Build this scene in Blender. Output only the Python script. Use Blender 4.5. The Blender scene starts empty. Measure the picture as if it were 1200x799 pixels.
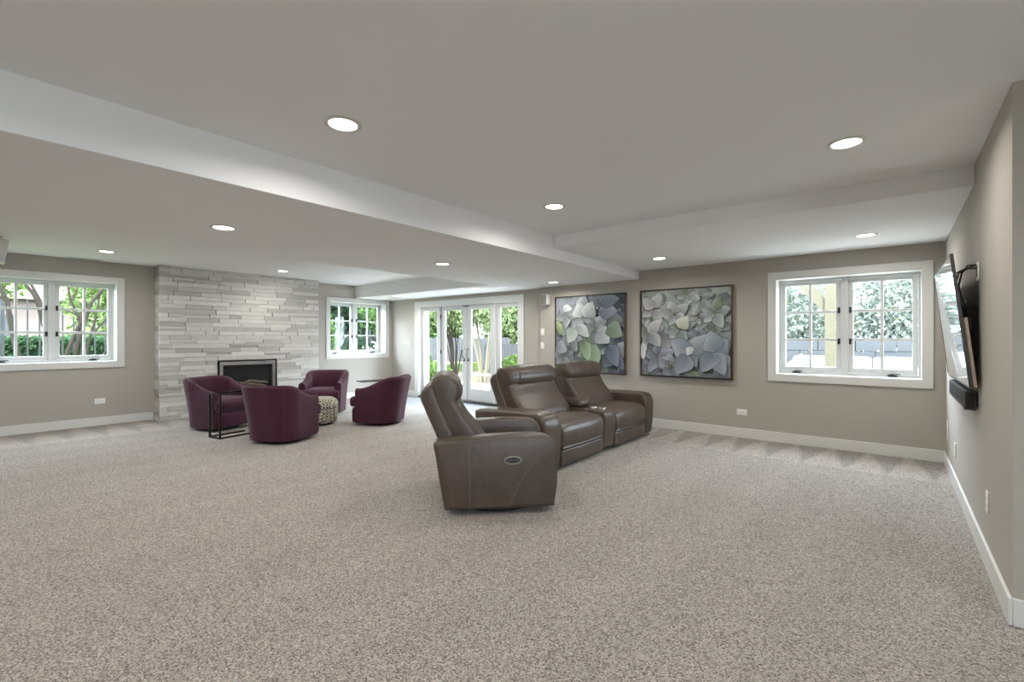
import bpy, bmesh, math, random
from mathutils import Vector, Matrix
PI = math.pi
S = bpy.context.scene
C = S.collection

# ------------------------------------------------------------------ camera
F_PX, TH, CY, CAMH = 545.76, 0.68718, 396.99, 1.30      # fitted from the room's vanishing lines (1200 x 799)
cam_d = bpy.data.cameras.new('camera')
cam_d.sensor_fit = 'HORIZONTAL'; cam_d.sensor_width = 36.0
cam_d.lens = F_PX * 36.0 / 1200.0
cam_d.shift_y = -(399.5 - CY) / 1200.0
cam_d.clip_start = 0.05; cam_d.clip_end = 300
cam = bpy.data.objects.new('camera', cam_d); C.objects.link(cam)
cam.location = (0, 0, CAMH); cam.rotation_euler = (PI / 2, 0, TH)
S.camera = cam

def ray(x, y):
    u = (x - 600) / F_PX; v = -(y - CY) / F_PX
    return Vector((-math.sin(TH) + u * math.cos(TH), math.cos(TH) + u * math.sin(TH), v))
def onZ(x, y, z=0.0):
    r = ray(x, y); s = (z - CAMH) / r.z; return Vector((r.x * s, r.y * s, z))
def onY(x, y, Y):
    r = ray(x, y); s = Y / r.y; return Vector((r.x * s, Y, CAMH + r.z * s))
def onX(x, y, X):
    r = ray(x, y); s = X / r.x; return Vector((X, r.y * s, CAMH + r.z * s))

# ------------------------------------------------------------------ world, sun, exposure
W = bpy.data.worlds.new('overcast_sky'); S.world = W; W.use_nodes = True
bg = W.node_tree.nodes['Background']
bg.inputs[0].default_value = (0.73, 0.865, 1.0, 1); bg.inputs[1].default_value = 38.0
sun_d = bpy.data.lights.new('sun', 'SUN'); sun_d.energy = 26.0; sun_d.angle = math.radians(3); sun_d.color = (1.0, 0.95, 0.86)
sun = bpy.data.objects.new('sun', sun_d); C.objects.link(sun)
sun.rotation_euler = (math.radians(36), 0, math.radians(40))
S.view_settings.view_transform = 'Standard'; S.view_settings.look = 'None'
S.view_settings.gamma = 1.0; S.view_settings.use_curve_mapping = False
S.view_settings.exposure = 0.08
CAN_POWER = 11.5
S.cycles.max_bounces = 10; S.cycles.diffuse_bounces = 8; S.cycles.transparent_max_bounces = 16
S.cycles.sample_clamp_indirect = 6.0
S.cycles.use_denoising = True

# ------------------------------------------------------------------ key planes (metres)
XL, XF, XR = -9.23, -8.93, 0.415          # left wall, face of the stone, right wall
YB, YD, YN = 6.66, 6.75, 3.08             # picture wall, door wall, near end of right wall
XJ = -4.823                               # small jog between door wall and picture wall
ZH, ZB, ZS = 2.465, 2.20, 2.325           # high ceiling, beam, far soffit
XB0, XB1 = -5.25, -2.98                   # beam soffit
YT1, YT2 = 4.36, 5.77                     # far edges of the trays
XE, YE = 3.6, -3.6                        # room behind the camera

# ------------------------------------------------------------------ materials
MATS = {}
def nt(m):
    return m.node_tree.nodes, m.node_tree.links
def srgb(r, g, b):
    f = lambda c: (c / 255 / 12.92) if c / 255 <= 0.04045 else ((c / 255 + 0.055) / 1.055) ** 2.4
    return (f(r), f(g), f(b), 1)
def mat(name, col, rough=0.6, metal=0.0, spec=0.5, var=0.0, vscale=6.0, bump=0.0, bscale=80.0, coat=0.0):
    m = bpy.data.materials.new(name); m.use_nodes = True; N, L = nt(m)
    p = N['Principled BSDF']
    p.inputs['Base Color'].default_value = col; p.inputs['Roughness'].default_value = rough
    p.inputs['Metallic'].default_value = metal; p.inputs['Specular IOR Level'].default_value = spec
    p.inputs['Coat Weight'].default_value = coat
    tc = N.new('ShaderNodeTexCoord')
    if var > 0:
        n = N.new('ShaderNodeTexNoise'); n.inputs['Scale'].default_value = vscale; n.inputs['Detail'].default_value = 5
        L.new(tc.outputs['Object'], n.inputs['Vector'])
        mx = N.new('ShaderNodeMix'); mx.data_type = 'RGBA'
        mx.inputs[6].default_value = tuple(c * (1 - var) for c in col[:3]) + (1,)
        mx.inputs[7].default_value = tuple(min(1, c * (1 + var)) for c in col[:3]) + (1,)
        L.new(n.outputs['Fac'], mx.inputs[0]); L.new(mx.outputs[2], p.inputs['Base Color'])
    if bump > 0:
        n2 = N.new('ShaderNodeTexNoise'); n2.inputs['Scale'].default_value = bscale; n2.inputs['Detail'].default_value = 4
        L.new(tc.outputs['Object'], n2.inputs['Vector'])
        b = N.new('ShaderNodeBump'); b.inputs['Strength'].default_value = bump; b.inputs['Distance'].default_value = 0.01
        L.new(n2.outputs['Fac'], b.inputs['Height']); L.new(b.outputs['Normal'], p.inputs['Normal'])
    MATS[name] = m; return m
def emit(name, col, s):
    m = bpy.data.materials.new(name); m.use_nodes = True; N, L = nt(m); N.clear()
    e = N.new('ShaderNodeEmission'); e.inputs[0].default_value = col; e.inputs[1].default_value = s
    o = N.new('ShaderNodeOutputMaterial'); L.new(e.outputs[0], o.inputs[0]); MATS[name] = m; return m

mat('wall_paint', srgb(174, 169, 160), 0.75, spec=0.25, var=0.02, vscale=2, bump=0.04, bscale=240)
mat('ceiling_paint', srgb(240, 241, 242), 0.8, spec=0.2, var=0.012, vscale=2, bump=0.03, bscale=240)
mat('trim_white', srgb(216, 216, 212), 0.42, var=0.015, vscale=3)
mat('sash_white', srgb(210, 212, 211), 0.4, var=0.015, vscale=3)
mat('leather', srgb(77, 66, 57), 0.37, spec=0.45, var=0.34, vscale=7, bump=0.34, bscale=24)
mat('leather_seam', srgb(102, 91, 81), 0.55, var=0.05)
mat('plum_fabric', srgb(66, 31, 46), 0.85, spec=0.2, var=0.08, vscale=14, bump=0.12, bscale=400)
MATS['plum_fabric'].node_tree.nodes['Principled BSDF'].inputs['Sheen Weight'].default_value = 0.12
mat('plum_piping', srgb(76, 39, 54), 0.8)
mat('black_plastic', srgb(22, 22, 23), 0.45)
mat('black_metal', srgb(38, 34, 32), 0.4, metal=0.6)
mat('bronze', srgb(40, 37, 35), 0.4, metal=0.5)
mat('handle_metal', srgb(96, 96, 98), 0.35, metal=0.8)
mat('steel', srgb(186, 184, 178), 0.28, metal=0.9, var=0.08, vscale=20)
mat('firebox_black', srgb(14, 14, 15), 0.8)
mat('log_wood', srgb(92, 80, 70), 0.9, var=0.35, vscale=18, bump=0.5, bscale=40)
mat('mortar', srgb(112, 110, 106), 0.95)
mat('frame_dark', srgb(46, 40, 36), 0.45, var=0.1)
mat('frame_edge', srgb(124, 98, 78), 0.5, var=0.12, vscale=20)
mat('plate_white', srgb(232, 231, 227), 0.35)
mat('slot_dark', srgb(70, 70, 70), 0.6)
mat('speaker_white', srgb(214, 213, 209), 0.5)
mat('speaker_mesh', srgb(120, 118, 112), 0.8, bump=0.2, bscale=600)
mat('tv_shell', srgb(176, 162, 148), 0.45)
mat('grille', srgb(28, 28, 29), 0.75, bump=0.3, bscale=900)
mat('cable_black', srgb(18, 18, 18), 0.5)
mat('cable_white', srgb(220, 220, 216), 0.5)
mat('tile_grout', srgb(126, 126, 124), 0.9)
mat('threshold_metal', srgb(52, 50, 48), 0.4, metal=0.5)
mat('bark', srgb(32, 29, 25), 0.9, spec=0.04, var=0.35, vscale=14, bump=0.6, bscale=30)
mat('bark_pale', srgb(71, 68, 57), 0.9, spec=0.04, var=0.25, vscale=14, bump=0.5, bscale=30)
mat('iron', srgb(36, 38, 38), 0.6, spec=0.04)
mat('fence_wood', srgb(54, 55, 56), 0.9, spec=0.04, var=0.2, vscale=8, bump=0.4, bscale=30)
mat('post_wood', srgb(58, 56, 46), 0.85, spec=0.04, var=0.12, vscale=4, bump=0.3, bscale=30)
mat('slate', srgb(48, 50, 51), 0.85, spec=0.04, var=0.12, vscale=3, bump=0.2, bscale=20)
mat('patio', srgb(206, 203, 196), 0.9, spec=0.04, var=0.1, vscale=3, bump=0.15, bscale=40)
mat('lawn', srgb(62, 72, 41), 0.95, spec=0.04, var=0.3, vscale=4, bump=0.5, bscale=60)
mat('mulch', srgb(59, 53, 44), 0.95, spec=0.04, var=0.35, vscale=10, bump=0.5, bscale=40)
mat('white_metal', srgb(112, 113, 114), 0.45)
mat('bench_wood', srgb(111, 108, 82), 0.8, spec=0.04, var=0.1)
mat('stucco', srgb(84, 74, 69), 0.9, spec=0.04, var=0.06)
mat('roof_brown', srgb(93, 82, 76), 0.9, spec=0.04, var=0.15)
mat('canister', srgb(206, 204, 198), 0.5)
emit('lamp_glow', (1.0, 0.93, 0.82, 1), 14.0)

def leafmat(name, col, tr=0.45):
    m = bpy.data.materials.new(name); m.use_nodes = True; N, L = nt(m)
    col = tuple(c * 0.40 for c in col[:3]) + (1,)
    p = N['Principled BSDF']; p.inputs['Roughness'].default_value = 0.7; p.inputs['Specular IOR Level'].default_value = 0.06
    g = N.new('ShaderNodeNewGeometry'); r = N.new('ShaderNodeValToRGB')
    r.color_ramp.elements[0].color = tuple(c * 0.55 for c in col[:3]) + (1,)
    r.color_ramp.elements[1].color = tuple(min(1, c * 1.5) for c in col[:3]) + (1,)
    L.new(g.outputs['Random Per Island'], r.inputs[0]); L.new(r.outputs[0], p.inputs['Base Color'])
    t = N.new('ShaderNodeBsdfTranslucent'); L.new(r.outputs[0], t.inputs[0])
    mx = N.new('ShaderNodeMixShader'); mx.inputs[0].default_value = tr
    L.new(p.outputs[0], mx.inputs[1]); L.new(t.outputs[0], mx.inputs[2]); L.new(mx.outputs[0], N['Material Output'].inputs[0])
    MATS[name] = m
leafmat('leaf_bright', srgb(94, 118, 60)); leafmat('leaf_mid', srgb(84, 112, 62)); leafmat('leaf_dark', srgb(48, 68, 48))
leafmat('leaf_pale', srgb(124, 140, 96)); leafmat('leaf_grey', srgb(134, 143, 132)); leafmat('leaf_hedge', srgb(58, 86, 56))

def glassmat(name, refl=0.06, tint=(1, 1, 1, 1)):
    m = bpy.data.materials.new(name); m.use_nodes = True; N, L = nt(m); N.clear()
    t = N.new('ShaderNodeBsdfTransparent'); t.inputs[0].default_value = tint
    g = N.new('ShaderNodeBsdfGlossy'); g.inputs['Roughness'].default_value = 0.02
    lw = N.new('ShaderNodeLayerWeight'); lw.inputs[0].default_value = 0.5          # facing is the same from both sides of a pane
    pw_ = N.new('ShaderNodeMath'); pw_.operation = 'POWER'; pw_.inputs[1].default_value = 4.0; L.new(lw.outputs['Facing'], pw_.inputs[0])
    f = N.new('ShaderNodeMath'); f.operation = 'MULTIPLY_ADD'; f.inputs[1].default_value = 0.35; f.inputs[2].default_value = 0.012; L.new(pw_.outputs[0], f.inputs[0])
    mx = N.new('ShaderNodeMixShader'); o = N.new('ShaderNodeOutputMaterial')
    L.new(f.outputs[0], mx.inputs[0]); L.new(t.outputs[0], mx.inputs[1]); L.new(g.outputs[0], mx.inputs[2]); L.new(mx.outputs[0], o.inputs[0])
    MATS[name] = m
glassmat('pane_glass'); glassmat('table_glass', tint=(0.35, 0.42, 0.40, 1))
# television screen: dark gloss
mat('tv_screen', srgb(30, 32, 34), 0.06, spec=0.9, coat=1.0)
# carpet
def carpet():
    m = bpy.data.materials.new('carpet'); m.use_nodes = True; N, L = nt(m); p = N['Principled BSDF']
    p.inputs['Roughness'].default_value = 1.0; p.inputs['Specular IOR Level'].default_value = 0.08
    p.inputs['Sheen Weight'].default_value = 0.25; p.inputs['Sheen Roughness'].default_value = 0.6
    tc = N.new('ShaderNodeTexCoord')
    v = N.new('ShaderNodeTexVoronoi'); v.inputs['Scale'].default_value = 170; L.new(tc.outputs['Object'], v.inputs['Vector'])
    sx = N.new('ShaderNodeSeparateColor'); L.new(v.outputs['Color'], sx.inputs[0])
    r = N.new('ShaderNodeValToRGB'); e = r.color_ramp.elements
    e[0].position = 0.0; e[0].color = srgb(84, 74, 66); e[1].position = 1.0; e[1].color = srgb(206, 199, 190)
    for pos, c in ((0.18, srgb(118, 108, 98)), (0.40, srgb(154, 145, 135)), (0.70, srgb(176, 168, 158))):
        k = e.new(pos); k.color = c
    L.new(sx.outputs[0], r.inputs[0])
    # broad tonal drift + vacuum strokes (long pile lying one way or the other)
    n = N.new('ShaderNodeTexNoise'); n.inputs['Scale'].default_value = 0.9; n.inputs['Detail'].default_value = 3; L.new(tc.outputs['Object'], n.inputs['Vector'])
    sep = N.new('ShaderNodeSeparateXYZ'); L.new(tc.outputs['Object'], sep.inputs[0])
    def M(op, a, b=None, c=None):
        k = N.new('ShaderNodeMath'); k.operation = op
        for i, q in enumerate((a, b, c)):
            if q is None: continue
            if isinstance(q, (int, float)): k.inputs[i].default_value = q
            else: L.new(q, k.inputs[i])
        return k.outputs[0]
    # strokes along Y, near the picture wall: triangles that widen away from the wall
    def strokes(along, depth, d0, d1, period):
        u = M('FRACT', M('MULTIPLY', along, 1 / period))
        t = M('DIVIDE', M('SUBTRACT', depth, d0), d1 - d0)
        tri = M('ABSOLUTE', M('SUBTRACT', u, 0.5))
        tt = M('MULTIPLY', M('MINIMUM', M('MAXIMUM', t, 0.0), 1.0), 0.42)
        e_ = M('SMOOTH_MIN', M('MULTIPLY', M('SUBTRACT', M('SUBTRACT', 0.5, tt), tri), 14.0), 1.0, 0.1)
        e_ = M('MAXIMUM', e_, -1.0)
        fade = M('MULTIPLY', M('GREATER_THAN', t, 0.0), M('MAXIMUM', M('SUBTRACT', 1.25, M('MULTIPLY', t, 0.30)), 0.0))
        return M('MULTIPLY', e_, fade)
    wob = M('ADD', sep.outputs[0], M('MULTIPLY', n.outputs['Fac'], 0.12))
    s1 = strokes(wob, sep.outputs[1], 5.70, 6.62, 0.345)
    s1 = M('MULTIPLY', s1, M('GREATER_THAN', sep.outputs[1], 4.4))
    negx = M('MULTIPLY', sep.outputs[0], -1.0)
    s2 = strokes(M('ADD', sep.outputs[1], M('MULTIPLY', n.outputs['Fac'], 0.1)), negx, 8.1, 9.2, 0.36)
    s2 = M('MULTIPLY', s2, M('LESS_THAN', sep.outputs[1], 3.4))
    st = M('ADD', M('MULTIPLY', s1, 0.17), M('MULTIPLY', s2, 0.13))
    wv = N.new('ShaderNodeTexWave'); wv.inputs['Scale'].default_value = 0.55; wv.inputs['Distortion'].default_value = 1.2; wv.inputs['Detail'].default_value = 1
    mp = N.new('ShaderNodeMapping'); mp.inputs['Rotation'].default_value = (0, 0, 0.12); L.new(tc.outputs['Object'], mp.inputs[0]); L.new(mp.outputs[0], wv.inputs[0])
    gain = M('ADD', M('ADD', 0.90, M('MULTIPLY', n.outputs['Fac'], 0.14)), M('ADD', st, M('MULTIPLY', wv.outputs['Fac'], 0.06)))
    mul = N.new('ShaderNodeVectorMath'); mul.operation = 'SCALE'; L.new(r.outputs[0], mul.inputs[0]); L.new(gain, mul.inputs['Scale'])
    L.new(mul.outputs[0], p.inputs['Base Color'])
    b = N.new('ShaderNodeBump'); b.inputs['Strength'].default_value = 0.8; b.inputs['Distance'].default_value = 0.012
    L.new(v.outputs['Distance'], b.inputs['Height']); b.invert = True; L.new(b.outputs[0], p.inputs['Normal'])
    MATS['carpet'] = m
carpet()
def ramp_random(name, c0, c1, c2, rough, vscale, bscale, stretch=(1, 1, 1), streak=0.25, bump=0.3):
    m = bpy.data.materials.new(name); m.use_nodes = True; N, L = nt(m); p = N['Principled BSDF']; p.inputs['Roughness'].default_value = rough
    oi = N.new('ShaderNodeObjectInfo'); r = N.new('ShaderNodeValToRGB'); e = r.color_ramp.elements
    e[0].color = c0; e[1].color = c2; k = e.new(0.5); k.color = c1; L.new(oi.outputs['Random'], r.inputs[0])
    g = N.new('ShaderNodeNewGeometry'); mp = N.new('ShaderNodeMapping'); mp.inputs['Scale'].default_value = stretch; L.new(g.outputs['Position'], mp.inputs[0])
    n = N.new('ShaderNodeTexNoise'); n.inputs['Scale'].default_value = vscale; n.inputs['Detail'].default_value = 6; L.new(mp.outputs[0], n.inputs['Vector'])
    mx = N.new('ShaderNodeMix'); mx.data_type = 'RGBA'; mx.blend_type = 'MULTIPLY'; mx.inputs[0].default_value = streak
    L.new(r.outputs[0], mx.inputs[6])
    rr = N.new('ShaderNodeValToRGB'); rr.color_ramp.elements[0].position = 0.3; rr.color_ramp.elements[0].color = (0.35, 0.34, 0.32, 1); rr.color_ramp.elements[1].position = 0.7
    L.new(n.outputs['Fac'], rr.inputs[0]); L.new(rr.outputs[0], mx.inputs[7]); L.new(mx.outputs[2], p.inputs['Base Color'])
    b = N.new('ShaderNodeBump'); b.inputs['Strength'].default_value = bump; b.inputs['Distance'].default_value = 0.006; L.new(n.outputs['Fac'], b.inputs['Height']); L.new(b.outputs[0], p.inputs['Normal'])
    MATS[name] = m
ramp_random('stone', srgb(176, 173, 167), srgb(204, 202, 197), srgb(218, 216, 211), 0.85, 9, 30, stretch=(1, 1, 9), streak=0.22)
ramp_random('floor_tile', srgb(104, 107, 108), srgb(122, 124, 124), srgb(138, 139, 138), 0.35, 4, 10, stretch=(1, 6, 1), streak=0.3, bump=0.05)
# patterned ottoman fabric
def ottoman_fabric():
    m = bpy.data.materials.new('ottoman_fabric'); m.use_nodes = True; N, L = nt(m); p = N['Principled BSDF']; p.inputs['Roughness'].default_value = 0.9
    tc = N.new('ShaderNodeTexCoord'); v = N.new('ShaderNodeTexVoronoi'); v.inputs['Scale'].default_value = 22; v.inputs['Randomness'].default_value = 0.12
    L.new(tc.outputs['Object'], v.inputs['Vector'])
    r = N.new('ShaderNodeValToRGB'); r.color_ramp.interpolation = 'CONSTANT'; e = r.color_ramp.elements
    e[0].color = srgb(46, 42, 40); e[1].position = 0.40; e[1].color = srgb(184, 176, 156); k = e.new(0.56); k.color = srgb(96, 88, 74)
    L.new(v.outputs['Distance'], r.inputs[0]); L.new(r.outputs[0], p.inputs['Base Color']); MATS['ottoman_fabric'] = m
ottoman_fabric()
# painted canvas: colour attribute
def paintmat():
    m = bpy.data.materials.new('paint'); m.use_nodes = True; N, L = nt(m); p = N['Principled BSDF']; p.inputs['Roughness'].default_value = 0.85; p.inputs['Specular IOR Level'].default_value = 0.12
    a = N.new('ShaderNodeVertexColor'); a.layer_name = 'Col'
    tc = N.new('ShaderNodeTexCoord'); n = N.new('ShaderNodeTexNoise'); n.inputs['Scale'].default_value = 24; n.inputs['Detail'].default_value = 5; L.new(tc.outputs['Object'], n.inputs['Vector'])
    mx = N.new('ShaderNodeMix'); mx.data_type = 'RGBA'; mx.blend_type = 'OVERLAY'; mx.inputs[0].default_value = 0.10
    L.new(a.outputs[0], mx.inputs[6]); L.new(n.outputs['Fac'], mx.inputs[7]); L.new(mx.outputs[2], p.inputs['Base Color']); MATS['paint'] = m
paintmat()

# ------------------------------------------------------------------ mesh helpers
class MB:
    def __init__(s): s.v = []; s.f = []; s.c = []
    def add(s, vs, fs):
        b = len(s.v); s.v += [tuple(p) for p in vs]; s.f += [tuple(i + b for i in f) for f in fs]; return s
    def box(s, x0, x1, y0, y1, z0, z1):
        x0, x1 = sorted((x0, x1)); y0, y1 = sorted((y0, y1)); z0, z1 = sorted((z0, z1))
        return s.add([(x0,y0,z0),(x1,y0,z0),(x1,y1,z0),(x0,y1,z0),(x0,y0,z1),(x1,y0,z1),(x1,y1,z1),(x0,y1,z1)],
                     [(3,2,1,0),(4,5,6,7),(0,1,5,4),(1,2,6,5),(2,3,7,6),(3,0,4,7)])
    def tube(s, pts, r, n=8, cap=True):
        pts = [Vector(p) for p in pts]; rs = r if isinstance(r, (list, tuple)) else [r] * len(pts)
        rings = []; prev = None
        for i, p in enumerate(pts):
            t = (pts[min(i + 1, len(pts) - 1)] - pts[max(i - 1, 0)]).normalized()
            if prev is None:
                a = t.orthogonal().normalized()
            else:
                a = (prev - t * prev.dot(t)).normalized()
            prev = a; b = t.cross(a)
            rings.append([p + (a * math.cos(2 * PI * k / n) + b * math.sin(2 * PI * k / n)) * rs[i] for k in range(n)])
        vs = [q for R in rings for q in R]; fs = []
        for i in range(len(rings) - 1):
            for k in range(n): fs.append((i*n+k, i*n+(k+1)%n, (i+1)*n+(k+1)%n, (i+1)*n+k))
        if cap: fs.append(tuple(range(n))[::-1]); fs.append(tuple((len(rings)-1)*n+k for k in range(n)))
        return s.add(vs, fs)
    def lathe(s, prof, n=32, cx=0, cy=0):
        vs = []; fs = []
        for r, z in prof:
            for k in range(n): vs.append((cx + r * math.cos(2*PI*k/n), cy + r * math.sin(2*PI*k/n), z))
        for i in range(len(prof) - 1):
            for k in range(n): fs.append((i*n+k, i*n+(k+1)%n, (i+1)*n+(k+1)%n, (i+1)*n+k))
        if prof[0][0] > 1e-5: fs.append(tuple(range(n))[::-1])
        if prof[-1][0] > 1e-5: fs.append(tuple((len(prof)-1)*n+k for k in range(n)))
        return s.add(vs, fs)
    def loft(s, prof, y0, y1, rnd=0.03, bulge=0.0, nend=4, nmid=5, sub=4):
        """closed side profile (x, z) swept along y with rounded ends"""
        P = smooth(prof, sub) if sub > 1 else [Vector((q[0], q[1])) for q in prof]
        n = len(P)
        area = sum(P[i].x * P[(i+1)%n].y - P[(i+1)%n].x * P[i].y for i in range(n))
        sg = 1 if area > 0 else -1
        nor = []
        for i in range(n):
            t = P[(i+1)%n] - P[i-1]
            if t.length < 1e-9: t = Vector((1, 0))
            t.normalize(); nor.append(Vector((t.y, -t.x)) * sg)
        secs = []
        for k in range(nend + 1):
            a = PI / 2 * k / nend; secs.append((y0 + rnd * (1 - math.cos(a)) , -rnd * (1 - math.sin(a))))
        for k in range(1, nmid):
            u = k / nmid; secs.append((y0 + rnd + (y1 - y0 - 2 * rnd) * u, bulge * (1 - (2*u-1)**2)))
        for k in range(nend, -1, -1):
            a = PI / 2 * k / nend; secs.append((y1 - rnd * (1 - math.cos(a)), -rnd * (1 - math.sin(a))))
        vs = []; fs = []
        for y, off in secs:
            for i in range(n):
                q = P[i] + nor[i] * off; vs.append((q.x, y, q.y))
        m = len(secs)
        for j in range(m - 1):
            for i in range(n):
                a, b = j*n+i, j*n+(i+1)%n
                fs.append((a, b, b + n, a + n) if sg < 0 else (a, a + n, b + n, b))
        c0 = tuple(range(n)); c1 = tuple((m-1)*n+i for i in range(n))
        fs.append(c0 if sg > 0 else c0[::-1]); fs.append(c1[::-1] if sg > 0 else c1)
        return s.add(vs, fs)
    def rbox(s, x0, x1, y0, y1, z0, z1, r=0.04, puff=(0, 0, 0), n=8):
        """rounded box, puff bulges the x, y and z faces"""
        cx, cy, cz = (x0+x1)/2, (y0+y1)/2, (z0+z1)/2; hx, hy, hz = abs(x1-x0)/2, abs(y1-y0)/2, abs(z1-z0)/2
        r = min(r, hx, hy, hz)
        idx = {}; vs = []; fs = []
        def ax(h):
            k = [-h + r * (1 - math.cos(PI/2*i/3)) for i in range(4)]
            mid = [(-h + r) + (2*h - 2*r) * i / n for i in range(1, n)]
            return k + mid + [-q for q in k[::-1]]
        def put(p):
            key = (round(p[0], 5), round(p[1], 5), round(p[2], 5))
            if key in idx: return idx[key]
            q = Vector(p); cl = Vector((max(-hx+r, min(hx-r, q.x)), max(-hy+r, min(hy-r, q.y)), max(-hz+r, min(hz-r, q.z))))
            d = q - cl
            o = cl + (d.normalized() * r if d.length > 1e-9 else d)
            ux, uy, uz = q.x/hx, q.y/hy, q.z/hz
            o += Vector((puff[0]*ux*(1-uy*uy)*(1-uz*uz), puff[1]*uy*(1-ux*ux)*(1-uz*uz), puff[2]*uz*(1-ux*ux)*(1-uy*uy)))
            idx[key] = len(vs); vs.append((o.x+cx, o.y+cy, o.z+cz)); return idx[key]
        A, B, D = ax(hx), ax(hy), ax(hz)
        def grid(P, Q, fn, flip):
            for i in range(len(P)-1):
                for j in range(len(Q)-1):
                    q = [put(fn(P[i],Q[j])), put(fn(P[i+1],Q[j])), put(fn(P[i+1],Q[j+1])), put(fn(P[i],Q[j+1]))]
                    q = list(dict.fromkeys(q))
                    if len(q) > 2: fs.append(tuple(q[::-1] if flip else q))
        grid(A, B, lambda a,b:(a,b,hz), False); grid(A, B, lambda a,b:(a,b,-hz), True)
        grid(A, D, lambda a,b:(a,-hy,b), False); grid(A, D, lambda a,b:(a,hy,b), True)
        grid(B, D, lambda a,b:(hx,a,b), False); grid(B, D, lambda a,b:(-hx,a,b), True)
        return s.add(vs, fs)
    def xf(s, M):
        s.v = [tuple(M @ Vector(p)) for p in s.v]; return s

def smooth(prof, sub):
    """closed Catmull-Rom; a point given as (x, z, 1) stays a sharp corner"""
    P = [Vector((p[0], p[1])) for p in prof]; K = [len(p) > 2 for p in prof]; n = len(P); out = []
    for i in range(n):
        p0, p1, p2, p3 = P[i-1], P[i], P[(i+1)%n], P[(i+2)%n]
        if K[i]: p0 = p1
        if K[(i+1)%n]: p3 = p2
        for k in range(sub):
            t = k / sub
            out.append(0.5 * ((2*p1) + (p2-p0)*t + (2*p0-5*p1+4*p2-p3)*t*t + (3*p1-p0-3*p2+p3)*t**3))
    return out

def obj(name, mb, m, parent=None, sm=True, angle=40, bevel=0.0, seg=2):
    me = bpy.data.meshes.new(name); me.from_pydata(mb.v, [], mb.f); me.update()
    if sm:
        me.shade_smooth(); me.set_sharp_from_angle(angle=math.radians(angle))
    me.materials.append(MATS[m] if isinstance(m, str) else m)
    o = bpy.data.objects.new(name, me); C.objects.link(o)
    if bevel > 0:
        b = o.modifiers.new('soft_edge', 'BEVEL'); b.width = bevel; b.segments = seg; b.limit_method = 'ANGLE'; b.angle_limit = math.radians(35)
        me.shade_smooth(); me.set_sharp_from_angle(angle=math.radians(60))
    if parent: o.parent = parent
    return o
def tag(o, label, cat, group=None):
    o['label'] = label; o['category'] = cat
    if group: o['group'] = group
    return o
def thing(name, label, cat, loc=(0, 0, 0), rz=0.0, group=None):
    o = bpy.data.objects.new(name, None); C.objects.link(o); o.empty_display_size = 0.1
    o.location = loc; o.rotation_euler = (0, 0, rz); return tag(o, label, cat, group)
def struct(o, label=None):
    o['kind'] = 'structure'
    if label: o['label'] = label
    return o
def sempty(name, label, loc=(0, 0, 0), rz=0.0):
    o = bpy.data.objects.new(name, None); C.objects.link(o); o.location = loc; o.rotation_euler = (0, 0, rz); return struct(o, label)
def dup(root, loc, rz, label=None):
    r = root.copy(); C.objects.link(r); r.location = loc; r.rotation_euler = (0, 0, rz)
    if label: r['label'] = label
    for ch in list(root.children):
        c = ch.copy(); C.objects.link(c); c.parent = r
        for g in list(ch.children):
            d = g.copy(); C.objects.link(d); d.parent = c
    return r

# ------------------------------------------------------------------ room shell
T = 0.32                                    # wall thickness
W1 = (0.195, 1.771, 0.868, 2.236)           # openings incl. casing: along, along, z, z
W2 = (5.083, 6.655, 0.868, 2.19)
W3 = (-1.243, 0.323, 0.768, 2.136)
W4 = (-1.80, 0.10, 0.62, 2.16)            # window in the wall behind the camera's right
DR = (-8.366, -5.249, 0.0, 2.125)
CAS = 0.082
def hole(w): return (w[0] + CAS, w[1] - CAS, w[2] + CAS, w[3] - CAS)
def wall_x(mb, X, d, y0, y1, z1, holes):     # wall in a plane of constant X, d = +-1 outward
    ys = sorted({y0, y1, *[a for h in holes for a in h[:2]]})
    for a, b in zip(ys, ys[1:]):
        h = next((h for h in holes if a >= h[0] - 1e-6 and b <= h[1] + 1e-6), None)
        if h is None: mb.box(X, X + d * T, a, b, -0.02, z1)
        else:
            if h[2] > 0: mb.box(X, X + d * T, a, b, -0.02, h[2])
            mb.box(X, X + d * T, a, b, h[3], z1)
def wall_y(mb, Y, d, x0, x1, z1, holes):
    xs = sorted({x0, x1, *[a for h in holes for a in h[:2]]})
    for a, b in zip(xs, xs[1:]):
        h = next((h for h in holes if a >= h[0] - 1e-6 and b <= h[1] + 1e-6), None)
        if h is None: mb.box(a, b, Y, Y + d * T, -0.02, z1)
        else:
            if h[2] > 0: mb.box(a, b, Y, Y + d * T, -0.02, h[2])
            mb.box(a, b, Y, Y + d * T, h[3], z1)
ZT = 2.6
mb = MB(); wall_x(mb, XL, -1, YE - T, YD + T, ZT, [hole(W1), hole(W2)]); struct(obj('wall_left', mb, 'wall_paint', sm=False), 'greige painted wall behind the stone fireplace')
mb = MB(); wall_y(mb, YD, 1, XL, XJ, ZT, [(DR[0] + 0.1, DR[1] - 0.1, 0.0, DR[3] - 0.1)]); struct(obj('wall_back_entry', mb, 'wall_paint', sm=False), 'greige painted wall around the glazed doors')
mb = MB(); wall_y(mb, YB, 1, XJ, XR + T, ZT, [hole(W3)]); struct(obj('wall_back', mb, 'wall_paint', sm=False), 'greige painted wall with the two paintings')
mb = MB().box(XR, XR + T, YN, YB, -0.02, ZT); struct(obj('wall_right', mb, 'wall_paint', sm=False), 'greige painted wall with the television')
mb = MB().box(XR + T, XE, YN, YN + 0.2, -0.02, ZT); struct(obj('wall_hall', mb, 'wall_paint', sm=False), 'greige wall turning the corner beside the television wall')
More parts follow.
